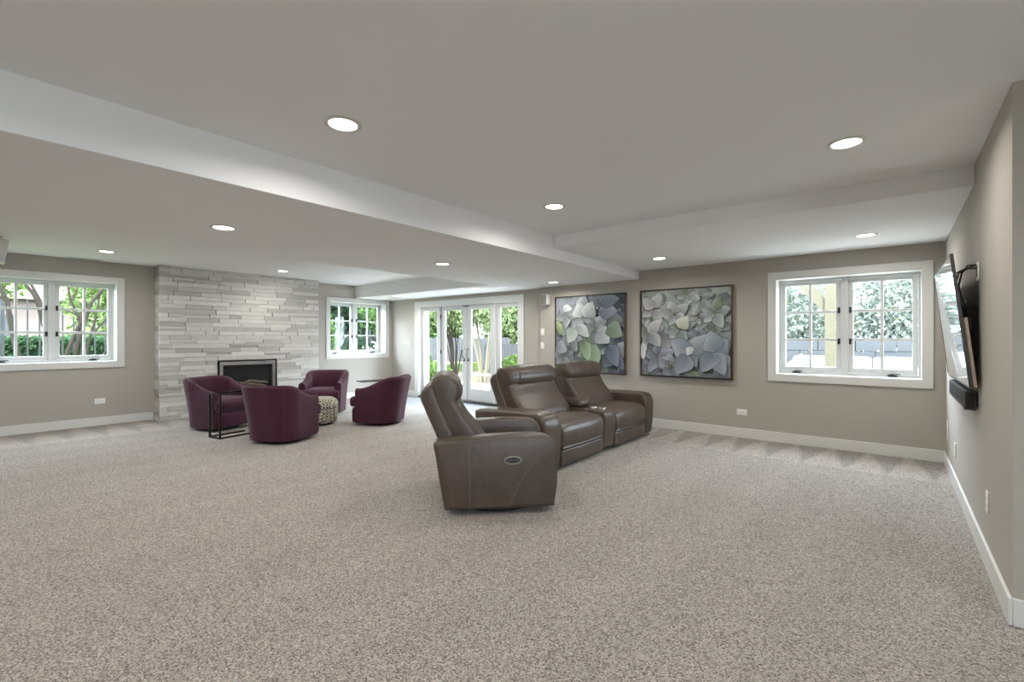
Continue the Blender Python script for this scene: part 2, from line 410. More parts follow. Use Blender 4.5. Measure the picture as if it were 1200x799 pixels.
mb = MB().box(XL, XE, YE - T, YE, -0.02, ZT); struct(obj('wall_near', mb, 'wall_paint', sm=False))
mb = MB(); wall_x(mb, XE, 1, YE - T, YN + 0.2, ZT, [hole(W4)]); struct(obj('wall_hall_end', mb, 'wall_paint', sm=False))
mb = MB().box(XL - T, XE + T, YE - T, YD + T, ZH, ZH + 0.2)
mb.box(XB0, XB1, YE, YD, ZB, ZH).box(XB1, XR, YT1, YB, ZS, ZH).box(XL, XB0, YT2, YD, ZB, ZH)
struct(obj('ceiling', mb, 'ceiling_paint', sm=False, bevel=0.004), 'white ceiling with dropped beam and trays')
YTL = 5.775                                 # carpet ends here, entry tiles begin
XTL = -5.0
mb = MB().box(XL, XE, YE, YTL, -0.1, 0.0).box(XTL, XR, YTL, YB, -0.1, 0.0)
struct(obj('floor', mb, 'carpet', sm=False), 'speckled beige grey carpet with vacuum strokes')
fl2 = struct(obj('floor_entry', MB().box(XL, XTL, YTL, YD + 0.02, -0.1, -0.012), 'tile_grout', sm=False), 'grey tiled floor in front of the glazed doors')
tile_me = None
ny = 3; ty = (YD - YTL) / ny; tx = 0.60
for j in range(ny):
    x = XL - (0.2 * j)
    while x < XTL - 0.02:
        a, b = max(x, XL) + 0.003, min(x + tx, XTL) - 0.003
        if b - a > 0.03:
            obj('tile', MB().box(a, b, YTL + j*ty + 0.003, YTL + (j+1)*ty - 0.003, -0.02, -0.002), 'floor_tile', fl2, sm=False)
        x += tx
# baseboards
def base(name, segs):
    mb = MB()
    for x0, x1, y0, y1 in segs: mb.box(x0, x1, y0, y1, 0, 0.126)
    struct(obj(name, mb, 'trim_white', sm=False, bevel=0.004), 'white painted baseboard')
bt = 0.016
YF0, YF1 = 2.143, 4.765                      # stone chimney breast
base('baseboard_left', [(XL, XL + bt, YE, YF0 - 0.012), (XL, XL + bt, YF1 + 0.012, YD)])
base('baseboard_back_entry', [(XL + bt, DR[0], YD - bt, YD), (DR[1], XJ, YD - bt, YD), ])
base('baseboard_back', [(XJ, XR, YB - bt, YB)])
base('baseboard_right', [(XR - bt, XR, YN - bt, YB - bt), (XR, XE, YN - bt, YN)])

# ------------------------------------------------------------------ windows
def window(name, label, loc, rz, w, h, skip_right=False):
    """local x along the wall, y outward, z up; origin at lower left casing corner"""
    R = sempty(name, label, loc, rz); e = 0.02
    c = CAS
    obj('casing', MB().box(0, c, -e, 0, 0, h).box(w - c, w, -e, 0, 0, h).box(c, w - c, -e, 0, h - c, h).box(c, w - c, -e, 0, 0, c), 'trim_white', R, sm=False, bevel=0.003)
    dp = 0.19; j = 0.012
    obj('jamb', MB().box(c, c + j, -e + 0.004, dp + 0.07, c, h - c).box(w - c - j, w - c, -e + 0.004, dp + 0.07, c, h - c)
        .box(c + j, w - c - j, -e + 0.004, dp + 0.07, h - c - j, h - c).box(c + j, w - c - j, -e + 0.004, dp + 0.07, c, c + j), 'trim_white', R, sm=False)
    x0, x1, z0, z1 = c + j, w - c - j, c + j, h - c - j
    m = 0.038; cx = w / 2
    # outer frame and mullion post
    obj('frame', MB().box(x0, x0 + 0.022, dp, dp + 0.06, z0, z1).box(x1 - 0.022, x1, dp, dp + 0.06, z0, z1)
        .box(x0 + 0.022, x1 - 0.022, dp, dp + 0.06, z1 - 0.022, z1).box(x0 + 0.022, x1 - 0.022, dp, dp + 0.06, z0, z0 + 0.03)
        .box(cx - m, cx + m, dp - 0.005, dp + 0.06, z0 + 0.03, z1 - 0.022), 'sash_white', R, sm=False, bevel=0.002)
    for sgn in (-1, 1):
        a, b = (x0 + 0.026, cx - m - 0.002) if sgn < 0 else (cx + m + 0.002, x1 - 0.026)
        zb, zt = z0 + 0.032, z1 - 0.026; st = 0.046
        sash = obj('sash', MB().box(a, a + st, dp + 0.012, dp + 0.052, zb, zt).box(b - st, b, dp + 0.012, dp + 0.052, zb, zt)
                   .box(a + st, b - st, dp + 0.012, dp + 0.052, zt - st, zt).box(a + st, b - st, dp + 0.012, dp + 0.052, zb, zb + st + 0.012), 'sash_white', R, sm=False, bevel=0.003)
        ga, gb, gz0, gz1 = a + st, b - st, zb + st + 0.012, zt - st
        mu = 0.0155; mx = (ga + gb) / 2; zs = [gz0 + (gz1 - gz0) * k / 3 for k in range(4)]
        obj('muntin', MB().box(mx - mu, mx + mu, dp + 0.018, dp + 0.046, gz0, gz1), 'sash_white', sash, sm=False, bevel=0.002)
        for k in (1, 2): obj('muntin', MB().box(ga, gb, dp + 0.019, dp + 0.045, zs[k] - mu, zs[k] + mu), 'sash_white', sash, sm=False, bevel=0.002)
        for k in range(3):
            for q in range(2):
                pa, pb = ((ga, mx - mu), (mx + mu, gb))[q]
                obj('pane', MB().box(pa, pb, dp + 0.030, dp + 0.033, zs[k] + (mu if k else 0), zs[k+1] - (mu if k < 2 else 0)), 'pane_glass', sash, sm=False)
        lx = b - 0.016 if sgn < 0 else a + 0.016
        for fz in (0.335, 0.67):
            z = zb + (zt - zb) * fz
            obj('sash_lock', MB().rbox(lx - 0.012, lx + 0.012, dp - 0.016, dp + 0.012, z - 0.035, z + 0.035, 0.006, n=2), 'bronze', sash)
        obj('top_hinge', MB().box(lx - 0.012, lx + 0.014, dp + 0.002, dp + 0.012, zt - 0.085, zt - 0.01), 'canister', sash, sm=False)
        hx = (a + b) / 2 + (-0.13 if sgn < 0 else 0.13)
        hx = a + 0.17 if sgn < 0 else b - 0.22
        hh = obj('crank_handle', MB().rbox(hx - 0.045, hx + 0.045, dp - 0.04, dp + 0.005, z0 + 0.012, z0 + 0.032, 0.008, n=2)
            .tube([(hx - 0.02, dp - 0.03, z0 + 0.034), (hx + 0.03, dp - 0.045, z0 + 0.044), (hx + 0.07, dp - 0.05, z0 + 0.040)], 0.007, 8), 'bronze', sash)
    return R
window('window_1', 'white casement window with trees and iron fence outside, left of the fireplace', (XL, W1[0], W1[2]), PI / 2, W1[1] - W1[0], W1[3] - W1[2])
window('window_2', 'white casement window in the corner beside the glazed doors', (XL, W2[0], W2[2]), PI / 2, W2[1] - W2[0], W2[3] - W2[2])
window('window_3', 'white casement window over the patio beside the television', (W3[0], YB, W3[2]), 0, W3[1] - W3[0], W3[3] - W3[2])

window('window_4', 'white casement window in the hall end wall', (XE, W4[1], W4[2]), -PI / 2, W4[1] - W4[0], W4[3] - W4[2])

# glazed door unit
def door_unit():
    R = sempty('door_1', 'white glazed double doors with two side lights', (DR[0], YD, 0), 0)
    w = DR[1] - DR[0]; h = DR[3]; c = 0.1; e = 0.02
    obj('casing', MB().box(0, c, -e, 0, 0, h).box(w - c, w, -e, 0, 0, h).box(c, w - c, -e, 0, h - c, h), 'trim_white', R, sm=False, bevel=0.003)
    obj('jamb', MB().box(c, c + 0.03, -e + .004, 0.2, 0, h - c).box(w - c - 0.03, w - c, -e + .004, 0.2, 0, h - c).box(c + .03, w - c - .03, -e + .004, 0.2, h - c - 0.03, h - c), 'trim_white', R, sm=False)
    obj('threshold', MB().box(c + .03, w - c - .03, -0.02, 0.22, 0.0, 0.035).box(c + .03, w - c - .03, -0.05, -0.02, 0.0, 0.018), 'threshold_metal', R, sm=False, bevel=0.004)
    x0, x1 = c + .03, w - c - .03; zt = h - c - 0.03; zb = 0.037
    sl = 0.60; po = 0.05; cx = (x0 + x1) / 2
    for a in (x0 + sl, x1 - sl - po):
        obj('post', MB().box(a, a + po, 0.02, 0.16, zb, zt), 'sash_white', R, sm=False, bevel=0.004)
    dy0, dy1 = 0.07, 0.115
    def leaf(nm, a, b, st, top, bot):
        o = obj(nm, MB().box(a, a + st, dy0, dy1, zb, zt).box(b - st, b, dy0, dy1, zb, zt).box(a + st, b - st, dy0, dy1, zt - top, zt).box(a + st, b - st, dy0, dy1, zb, zb + bot), 'sash_white', R, sm=False, bevel=0.004)
        ga, gb, g0, g1 = a + st, b - st, zb + bot, zt - top
        obj('glazing_bead', MB().box(ga, ga + .012, dy0 + .005, dy1 - .01, g0, g1).box(gb - .012, gb, dy0 + .005, dy1 - .01, g0, g1).box(ga + .012, gb - .012, dy0 + .005, dy1 - .01, g1 - .012, g1).box(ga + .012, gb - .012, dy0 + .005, dy1 - .01, g0, g0 + .012), 'sash_white', o, sm=False)
        obj('pane', MB().box(ga + .012, gb - .012, dy0 + .018, dy0 + .022, g0 + .012, g1 - .012), 'pane_glass', o, sm=False)
        return o
    leaf('side_light', x0, x0 + sl - 0.002, 0.075, 0.075, 0.20)
    leaf('side_light', x1 - sl + 0.002, x1, 0.075, 0.075, 0.20)
    dl = leaf('door_leaf', x0 + sl + po + .003, cx - .002, 0.115, 0.085, 0.24)
    dr = leaf('door_leaf', cx + .002, x1 - sl - po - .003, 0.115, 0.085, 0.24)
    obj('astragal', MB().box(cx - .02, cx + .02, dy0 - .012, dy0 - .001, zb, zt), 'sash_white', R, sm=False, bevel=0.003)
    obj('top_bolt', MB().rbox(cx - .07, cx + .09, dy0 - .04, dy0 - .013, zt - .035, zt - .012, .008, n=2), 'handle_metal', R)
    for o, s in ((dl, -1), (dr, 1)):
        hx = cx + s * 0.058
        obj('handle', MB().tube([(hx, dy0 - .002, .90), (hx, dy0 - .05, .915), (hx + s*.012, dy0 - .062, .995), (hx, dy0 - .05, 1.075), (hx, dy0 - .002, 1.09)], [.011, .009, .009, .009, .011], 8), 'handle_metal', o)
        obj('lock_rosette', MB().tube([(hx, dy0 - .001, .86), (hx, dy0 - .016, .86)], .022, 16), 'handle_metal', o)
    for sx in (x0 + sl + po + .01, x1 - sl - po - .01):
        for z in (0.25, 1.02, 1.78):
            obj('hinge', MB().tube([(sx, dy0 - .012, z - .045), (sx, dy0 - .012, z + .045)], .011, 8), 'bronze', R)
door_unit()

# ------------------------------------------------------------------ stone chimney breast
rnd = random.Random(5)
breast = struct(obj('wall_fireplace', MB().box(XL - 0.01, XF - 0.035, YF0 + 0.03, YF1 - 0.02, -0.02, ZH), 'mortar', sm=False), 'pale grey ledger stone chimney breast')
FB = (2.96, 3.935, 0.30, 0.925)               # fire opening with its frame: y, y, z, z
def stone(x0, x1, y0, y1, z0, z1, face):
    g = 0.0016; gy = rnd.choice((.0016, .0016, .003, .005)); mb = MB().box(x0, x1, y0 + g, y1 - gy, z0 + g, z1 - g)
    # slightly uneven split face
    out = []
    for (x, y, z) in mb.v:
        if face == 'x' and x > (x0 + x1) / 2: x += rnd.uniform(-.004, .004)
        if face == 'y' and y < (y0 + y1) / 2: y += rnd.uniform(-.004, .004)
        out.append((x, y, z))
    mb.v = out
    obj('stone', mb, 'stone', breast, sm=False)
rows = []; z = 0.0
while z < ZH - 0.01:
    h = 0.0715
    rows.append((z, min(z + h, ZH - 0.001))); z += h
for ri, (z0, z1) in enumerate(rows):
    # front face
    y = YF0; off = rnd.uniform(0.10, 0.40)
    first = True
    while y < YF1 - 1e-6:
        ln = off if first else rnd.choice((0.20, 0.30, 0.38, 0.46, 0.55)); first = False
        ye = min(y + ln, YF1)
        if YF1 - ye < 0.09: ye = YF1
        segs = [(y, ye, z0, z1)]
        if z1 > FB[2] and z0 < FB[3]:
            segs = []
            zlo, zhi = z0, z1
            if y < FB[0]: segs.append((y, min(ye, FB[0]), z0, z1))
            if ye > FB[1]: segs.append((max(y, FB[1]), ye, z0, z1))
            if max(y, FB[0]) < min(ye, FB[1]):
                if z0 < FB[2] < z1: segs.append((max(y, FB[0]), min(ye, FB[1]), z0, FB[2]))
                if z0 < FB[3] < z1: segs.append((max(y, FB[0]), min(ye, FB[1]), FB[3], z1))
        for a, b, c_, d_ in segs:
            if b - a < 0.012 or d_ - c_ < 0.008: continue
            if b - a > 0.22 and rnd.random() < 0.16:      # a course split into two thin strips
                m_ = (c_ + d_) / 2
                stone(XF - 0.04, XF + rnd.uniform(-.008, .010), a, b, c_, m_, 'x'); stone(XF - 0.04, XF + rnd.uniform(-.008, .010), a, b, m_, d_, 'x')
            else:
                stone(XF - 0.04, XF + rnd.uniform(-.008, .012), a, b, c_, d_, 'x')
        y = ye
    # short return to the wall
    stone(XL, XF - 0.041, YF0 + rnd.uniform(-.006, .008), YF0 + 0.029, z0, z1, 'y')

# fireplace insert
fp = thing('fireplace_insert', 'black gas fireplace with steel surround and ceramic logs set in the stone', 'fireplace', (XF, (FB[0] + FB[1]) / 2, FB[2]), 0)
hw = (FB[1] - FB[0]) / 2; fh = FB[3] - FB[2]
obj('outer_frame', MB().box(-.03, .035, -hw + .002, -hw + .022, .002, fh - .002).box(-.03, .035, hw - .022, hw - .002, .002, fh - .002).box(-.03, .035, -hw + .022, hw - .022, fh - .022, fh - .002).box(-.03, .035, -hw + .022, hw - .022, .002, .022), 'black_metal', fp, sm=False)
obj('steel_surround', MB().box(-.03, .022, -hw + .022, -hw + .075, .022, fh - .022).box(-.03, .022, hw - .075, hw - .022, .022, fh - .022).box(-.03, .022, -hw + .075, hw - .075, fh - .085, fh - .022).box(-.03, .022, -hw + .075, hw - .075, .022, .06), 'steel', fp, sm=False, bevel=0.003)
# the firebox itself is a shallow black box inside the breast
fbx = MB().box(-.034, -.030, -hw + .022, hw - .022, .022, fh - .022)
obj('firebox_back', fbx, 'firebox_black', fp, sm=False)
obj('ember_bed', MB().rbox(-.030, .005, -hw + .08, hw - .08, .06, .10, .015, n=3), 'firebox_black', fp)
for i, (y0, y1, z0, z1, r) in enumerate(((-.30, .02, .13, .24, .034), (-.06, .30, .20, .13, .036), (-.22, .20, .14, .17, .030), (.0, .33, .25, .20, .026), (-.34, -.12, .27, .22, .022))):
    pts = [(-.004 + .006 * math.sin(k * 2 + i), y0 + (y1 - y0) * k / 5, z0 + (z1 - z0) * k / 5 + .008 * math.sin(3 * k + i)) for k in range(6)]
    obj('ceramic_log', MB().tube(pts, [r * .8, r, r * 1.05, r * .95, r, r * .75], 9), 'log_wood', fp)

# ------------------------------------------------------------------ recliner and loveseat
SHELL = [(.06, .22), (-.01, .36), (-.055, .54), (-.13, .72), (-.178, .84), (-.170, .905), (-.125, .945), (-.08, .935), (-.03, .80), (.06, .60), (.14, .40), (.16, .26)]
BACKP = [(.12, .42), (.0, .62), (-.085, .82), (-.105, .92), (-.08, 1.0), (-.02, 1.030), (.045, 1.022), (.098, .98), (.122, .92), (.118, .86), (.102, .825), (.128, .78), (.170, .70), (.24, .61), (.31, .52), (.325, .45), (.26, .41)]
HEADP = [(.0, .845), (-.06, .93), (-.04, 1.01), (.0, 1.035), (.055, 1.03), (.110, .985), (.138, .92), (.136, .865), (.112, .822), (.06, .815)]
ARMP = [(.005, .05, 1), (.40, .045), (.82, .05, 1), (.842, .20), (.85, .38), (.845, .47), (.815, .54), (.74, .575), (.55, .582), (.28, .572), (.0, .556), (-.055, .548), (-.075, .525), (-.06, .44), (-.03, .25)]
def arm(root, y0, y1, outer, oval=False):
    a = obj('arm', MB().loft(ARMP, y0, y1, rnd=.028, bulge=.004, sub=4), 'leather', root)
    s = -1 if outer == y0 else 1; yo = outer + s * 0.0005
    obj('seam', MB().tube([(.19, yo, .06), (.185, yo, .30), (.182, yo, .545)], .0028, 6), 'leather_seam', a)
    obj('seam', MB().tube([(.48, yo, .07), (.545, yo, .22), (.64, yo, .36), (.74, yo, .47), (.815, yo, .525)], .0028, 6), 'leather_seam', a)
    ym = (y0 + y1) / 2
    obj('seam', MB().tube([(-.02, y0 + .03, .560), (.3, y0 + .03, .577), (.55, y0 + .03, .586), (.74, y0 + .03, .578), (.81, y0 + .03, .545)], .0025, 6), 'leather_seam', a)
    if oval:
        el = MB(); n = 28; xs = .505; zs = .405
        ring = [(xs + .062 * math.cos(2*PI*k/n), yo - .004, zs + .026 * math.sin(2*PI*k/n)) for k in range(n)]
        el.tube(ring + [ring[0]], .006, 6, cap=False)
        ov = obj('control_panel', el, 'steel', a)
        obj('panel_face', MB().add([(xs, yo - .004, zs)] + [(p[0], p[1], p[2]) for p in ring], [(0, 1 + (k + 1) % n, 1 + k) for k in range(n)]), 'black_plastic', ov, sm=False)
        for k in range(4):
            bx = xs - .036 + .024 * k
            obj('panel_button', MB().rbox(bx - .008, bx + .008, yo - .012, yo - .003, zs - .009, zs + .009, .003, n=2), 'handle_metal', ov)
def seat(root, y0, y1, kz, dx):
    w = y1 - y0
    Q = lambda P_: [(x + dx, z if z < .45 else .45 + (z - .45) * kz) for x, z in P_]
    T3 = lambda P_: [(x + dx, y, z if z < .45 else .45 + (z - .45) * kz) for x, y, z in P_]
    obj('back_shell', MB().loft(Q(SHELL), y0 - .03, y1 + .03, rnd=.03, bulge=.006), 'leather', root)
    bk = obj('backrest', MB().loft(Q(BACKP), y0 - .014, y1 + .014, rnd=.04, bulge=.016, nmid=8), 'leather', root)
    hd = obj('headrest', MB().loft(Q(HEADP), y0 + w * .13, y1 - w * .08, rnd=.035, bulge=.004), 'leather', root)
    obj('piping', MB().tube(T3([(-.01, y0 - .012, .64), (-.092, y0 - .010, .82), (-.108, y0 - .004, .92), (-.082, y0 + .004, 1.0), (-.02, y0 + .016, 1.030)]), .004, 6), 'leather_seam', bk)
    SEATP = [(.16, .20, 1), (.79, .20), (.838, .225), (.853, .31), (.838, .40), (.77, .448), (.60, .462), (.40, .462), (.20, .45, 1)]
    sc = obj('seat_cushion', MB().loft(SEATP, y0 + .003, y1 - .003, rnd=.035, bulge=.012), 'leather', root)
    obj('seam', MB().tube([(.66, y0 + .03, .461), (.66, (y0 + y1) / 2, .473), (.66, y1 - .03, .461)], .0028, 6), 'leather_seam', sc)
    for fy in (.3, .7):
        yy = y0 + w * fy
        obj('seam', MB().tube([(.665, yy, .471), (.77, yy, .458), (.846, yy, .404), (.863, yy, .31), (.846, yy, .222)], .0025, 6), 'leather_seam', sc)
    fr = obj('footrest_panel', MB().rbox(.30, .838, y0 + .004, y1 - .004, .035, .196, .02, puff=(.010, 0, 0), n=6), 'leather', root)
    return bk
p0 = onZ(520, 607)
rec = thing('recliner', 'brown leather swivel recliner with oval control panel on its arm', 'recliner', (p0.x, p0.y, 0), math.radians(46.2))
arm(rec, 0.0, 0.19, 0.0, oval=True); arm(rec, 0.72, 0.91, 0.91)
seat(rec, 0.20, 0.71, .985, 0.0)
obj('body_frame', MB().box(.06, .78, .06, .85, .05, .26), 'leather', rec, sm=False)
obj('swivel_base', MB().lathe([(.375, 0.0), (.385, .008), (.385, .028), (.36, .036), (.10, .048), (.10, .052)], 40, .42, .455), 'black_plastic', rec)

lv = thing('loveseat', 'brown leather reclining loveseat with cup holder console between two seats', 'loveseat', (-3.375, 3.57, 0), 0)
arm(lv, 0.0, 0.29, 0.0); arm(lv, 2.30, 2.55, 2.55)
seat(lv, 0.30, 1.155, .93, .075); seat(lv, 1.44, 2.29, .93, .075)
obj('body_frame', MB().box(.06, .76, .05, 2.49, .04, .26), 'leather', lv, sm=False)
CONP = [(.0, .06, 1), (.82, .06, 1), (.845, .25), (.85, .40), (.835, .455), (.79, .478), (.60, .485), (.40, .485), (.10, .48), (.0, .46, 1)]
con = obj('console', MB().loft(CONP, 1.165, 1.43, rnd=.02), 'leather', lv)
obj('console_armrest', MB().rbox(.12, .52, 1.175, 1.42, .49, .575, .035, puff=(.01, 0, .012), n=6), 'leather', con)
for k in (.62, .73):
    obj('cup_holder', MB().lathe([(.036, .480), (.036, .497), (.045, .499), (.048, .494), (.048, .480)], 24, k, 1.2975), 'steel', con)
    obj('cup_well', MB().lathe([(.0, .4855), (.034, .4855), (.034, .484)], 24, k, 1.2975), 'black_plastic', con)
for y in (.15, 1.3, 2.42):
    for x in (.12, .72):
        obj('foot', MB().lathe([(.022, 0), (.026, .042)], 14, x, y), 'black_plastic', lv)
obj('outer_back_panel', MB().loft([(.02, .05, 1), (.09, .05, 1), (.09, .5, 1), (-.035, .5, 1)], .02, 2.53, rnd=.01, sub=1), 'leather', lv)
obj('outer_back_panel', MB().loft([(.02, .05, 1), (.09, .05, 1), (.09, .5, 1), (-.035, .5, 1)], .02, .89, rnd=.01, sub=1), 'leather', rec)
obj('release_pull', MB().rbox(.60, .68, 2.552, 2.585, .06, .24, .01, n=2), 'black_plastic', lv)

# ------------------------------------------------------------------ plum barrel chairs
def barrel_chair(name, label, loc, rz):
    R = thing(name, label, 'armchair', loc, rz, 'plum barrel chairs around the ottoman'); R.scale = (.93, .93, 1)
    # plan outline of the shell, from right arm front round the back to left arm front
    xf, hwid, xb = 0.27, 0.385, -0.375
    def plan(t):            # t 0..1
        # straight arm, rounded corner, back
        L1, rc = 0.36, 0.27
        seg = [(xf, -hwid), (xb + rc, -hwid)]
        La = xf - (xb + rc); Lc = PI / 2 * rc; Lb = 2 * (hwid - rc)
        tot = 2 * La + 2 * Lc + Lb; d = t * tot
        if d <= La: return Vector((xf - d, -hwid)), Vector((0, -1))
        d -= La
        if d <= Lc:
            a = d / rc; c = Vector((xb + rc, -hwid + rc)); n = Vector((-math.sin(a), -math.cos(a))); return c + n * rc, n
        d -= Lc
        if d <= Lb: return Vector((xb, -hwid + rc + d)), Vector((-1, 0))
        d -= Lb
        if d <= Lc:
            a = d / rc; c = Vector((xb + rc, hwid - rc)); n = Vector((-math.cos(a), math.sin(a))); return c + n * rc, n
        d -= Lc
        return Vector((xb + rc + d, hwid)), Vector((0, 1))
    def top(t):
        u = abs(t - 0.5) * 2                 # 0 back middle, 1 arm fronts
        s = max(0.0, min(1.0, (u - 0.30) / 0.64)); s = s * s * (3 - 2 * s)
        return 0.735 - 0.175 * s
    n = 44; th = 0.115; vs = []; fs = []
    K = 11
    for i in range(n + 1):
        t = i / n; p, nn = plan(t); h = top(t)
        back = max(0.0, -nn.x)
        lean = 0.030 + 0.10 * back          # outward flare at the top
        r = th / 2
        sec = []
        for z in (0.045, 0.20, 0.40, h - r):
            q = p + nn * (lean * (z / 0.7) ** 1.3 - 0.03); sec.append((q.x, q.y, z))
        o = p + nn * (lean * (h / 0.7) ** 1.3 - 0.03)
        for a in (35, 70, 110, 145):
            aa = math.radians(a); q = o - nn * (r - r * math.cos(aa)); sec.append((q.x, q.y, h - r + r * math.sin(aa)))
        for z in (h - r, 0.40, 0.20):
            q = p + nn * (lean * ((z if z > .3 else .3) / 0.7) ** 1.3 - 0.03 - th); sec.append((q.x, q.y, z))
        vs += sec
    for i in range(n):
        for k in range(K - 1): fs.append((i*K+k, i*K+k+1, (i+1)*K+k+1, (i+1)*K+k))
    fs.append(tuple(range(K))[::-1]); fs.append(tuple(n*K+k for k in range(K)))
    mb = MB().add(vs, fs); sh = obj('shell', mb, 'plum_fabric', R, angle=55)
    def rail(k, off):
        return [Vector(vs[i*K+k]) + Vector((0, 0, off)) for i in range(n + 1)]
    obj('welt', MB().tube(rail(5, .001), .005, 6), 'plum_piping', sh)
    for t in (0.345, 0.655):
        i = round(t * n); obj('welt', MB().tube([vs[i*K+k] for k in range(0, 4)], .003, 6), 'plum_piping', sh)
    # seat cushion with T front and the upholstered base below it
    def slab(z0, z1, xfront, wy, r, puffz, fx):
        outl = []
        for k in range(9): a = -PI/2 + PI * k / 8; outl.append((xfront - .10 + .10 * math.cos(a) if abs(a) < 1.5 else xfront - .10, (wy) * math.sin(a) if False else 0))
        return None
    def pillow(x0, x1, hy, z0, z1, r, nose):
        mbp = MB().rbox(x0, x1, -hy, hy, z0, z1, r, puff=(nose, 0, .018), n=8); return mbp
    obj('seat_cushion', pillow(-.26, .345, .262, .285, .445, .05, .035), 'plum_fabric', R)
    obj('seat_front_lip', MB().rbox(.262, .375, -.362, .362, .285, .435, .045, puff=(.03, 0, .008), n=8), 'plum_fabric', R)
    obj('base', MB().rbox(-.24, .345, -.345, .345, .045, .28, .04, puff=(.035, 0, 0), n=8), 'plum_fabric', R)
    obj('swivel_plinth', MB().lathe([(.25, 0), (.255, .01), (.255, .046)], 36, 0.0, 0), 'black_plastic', R)
    return R
def ang(dx, dy): return math.atan2(dy, dx)
chA = barrel_chair('barrel_chair', 'plum barrel chair behind the slim metal side table by the fireplace', (-7.63, 2.57, 0), math.radians(22))
chB = dup(chA, (-6.10, 2.77, 0), math.radians(117), 'plum barrel chair with its back to the carpeted room, hiding the ottoman')
chC = dup(chA, (-7.68, 4.20, 0), math.radians(-45), 'plum barrel chair with open front beside the patterned ottoman and the stone wall')
chD = dup(chA, (-6.17, 4.30, 0), math.radians(212), 'plum barrel chair seen side on near the brown recliner')

# ottoman
ot = thing('ottoman', 'round ottoman in cream fabric with dark dotted pattern', 'ottoman', (-6.86, 3.62, 0))
obj('cushion', MB().lathe([(.0, .405), (.16, .403), (.25, .392), (.295, .365), (.315, .32), (.318, .262), (.312, .256)], 44), 'ottoman_fabric', ot)
obj('drum', MB().lathe([(.285, .035), (.30, .05), (.312, .12), (.314, .22), (.308, .252), (.0, .254)], 44), 'ottoman_fabric', ot)
obj('welt', MB().tube([(.317 * math.cos(2*PI*k/40), .317 * math.sin(2*PI*k/40), .256) for k in range(41)], .006, 6, cap=False), 'black_plastic', ot)
obj('plinth', MB().lathe([(.24, 0), (.25, .036)], 32), 'black_plastic', ot)

# c shaped side tables
def c_table(label, loc, rz):
    R = thing('side_table', label, 'side table', loc, rz)
    w, d, h, t = .245, .46, .585, .021           # local x: between the two legs, y: reach
    for x in (0, w):
        L_ = obj('leg', MB().box(x - t/2, x + t/2, -t/2, t/2, t, h - .014), 'black_metal', R, sm=False, bevel=.001)
        obj('runner', MB().box(x - t/2, x + t/2, -t/2, d, 0, t), 'black_metal', R, sm=False, bevel=.001)
    obj('cross_bar', MB().box(t/2, w - t/2, -t/2, t/2, 0, t), 'black_metal', R, sm=False)
    obj('top_frame', MB().box(-t/2, w + t/2, -t/2, t/2, h - .014, h).box(-t/2, w + t/2, d - t/2, d + t/2, h - .014, h).box(-t/2, t/2, t/2, d - t/2, h - .014, h).box(w - t/2, w + t/2, t/2, d - t/2, h - .014, h), 'black_metal', R, sm=False)
    obj('glass_top', MB().box(t/2, w - t/2, t/2, d - t/2, h - .009, h - .002), 'table_glass', R, sm=False)
    return R
c_table('slim black metal side table with glass top between two plum chairs', (-6.985, 2.222, 0), math.radians(9))
c_table('slim black side table partly hidden behind the plum chair by the doors', (-6.80, 4.90, 0), math.radians(172))

# ------------------------------------------------------------------ paintings
def hexc(r, g, b): return srgb(r, g, b)
def petal(mb, cols, bx, by, tx, ty, wd, c_base, c_tip, c_rim, depth, bulb=0.62):
    b = Vector((bx, by)); t = Vector((tx, ty)); d = t - b; n = Vector((-d.y, d.x)).normalized(); N_ = 7
    left = []; right = []; midp = []
    for k in range(N_ + 1):
        u = k / N_; prof = math.sin(PI * u ** bulb) ** 0.75 if 0 < u < 1 else 0
        wob = 1 + 0.12 * math.sin(7 * u + bx * 31)
        c = b + d * u; left.append(c + n * wd * prof * wob); right.append(c - n * wd * prof * (2 - wob)); midp.append(c)
    def cl(u): return tuple(c_base[i] * (1 - u) + c_tip[i] * u for i in range(3)) + (1,)
    def clip(p): return (max(0.0, min(1.0, p.x)), max(0.0, min(1.0, p.y)))
    base_i = len(mb.v)
    for k in range(N_ + 1):
        u = k / N_
        for p, cc in ((left[k], tuple(0.5 * cl(u)[i] + 0.5 * c_rim[i] for i in range(3)) + (1,)), (midp[k], cl(u)), (right[k], tuple(0.8 * cl(u)[i] + 0.2 * c_base[i] * 0.7 for i in range(3)) + (1,))):
            q = clip(p); mb.v.append((q[0], -depth, q[1])); cols.append(cc)
    for k in range(N_):
        a = base_i + 3 * k
        mb.f.append((a, a + 1, a + 4, a + 3)); mb.f.append((a + 1, a + 2, a + 5, a + 4))
def shade(c, k): return tuple(min(1, x * k) for x in c[:3]) + (1,)
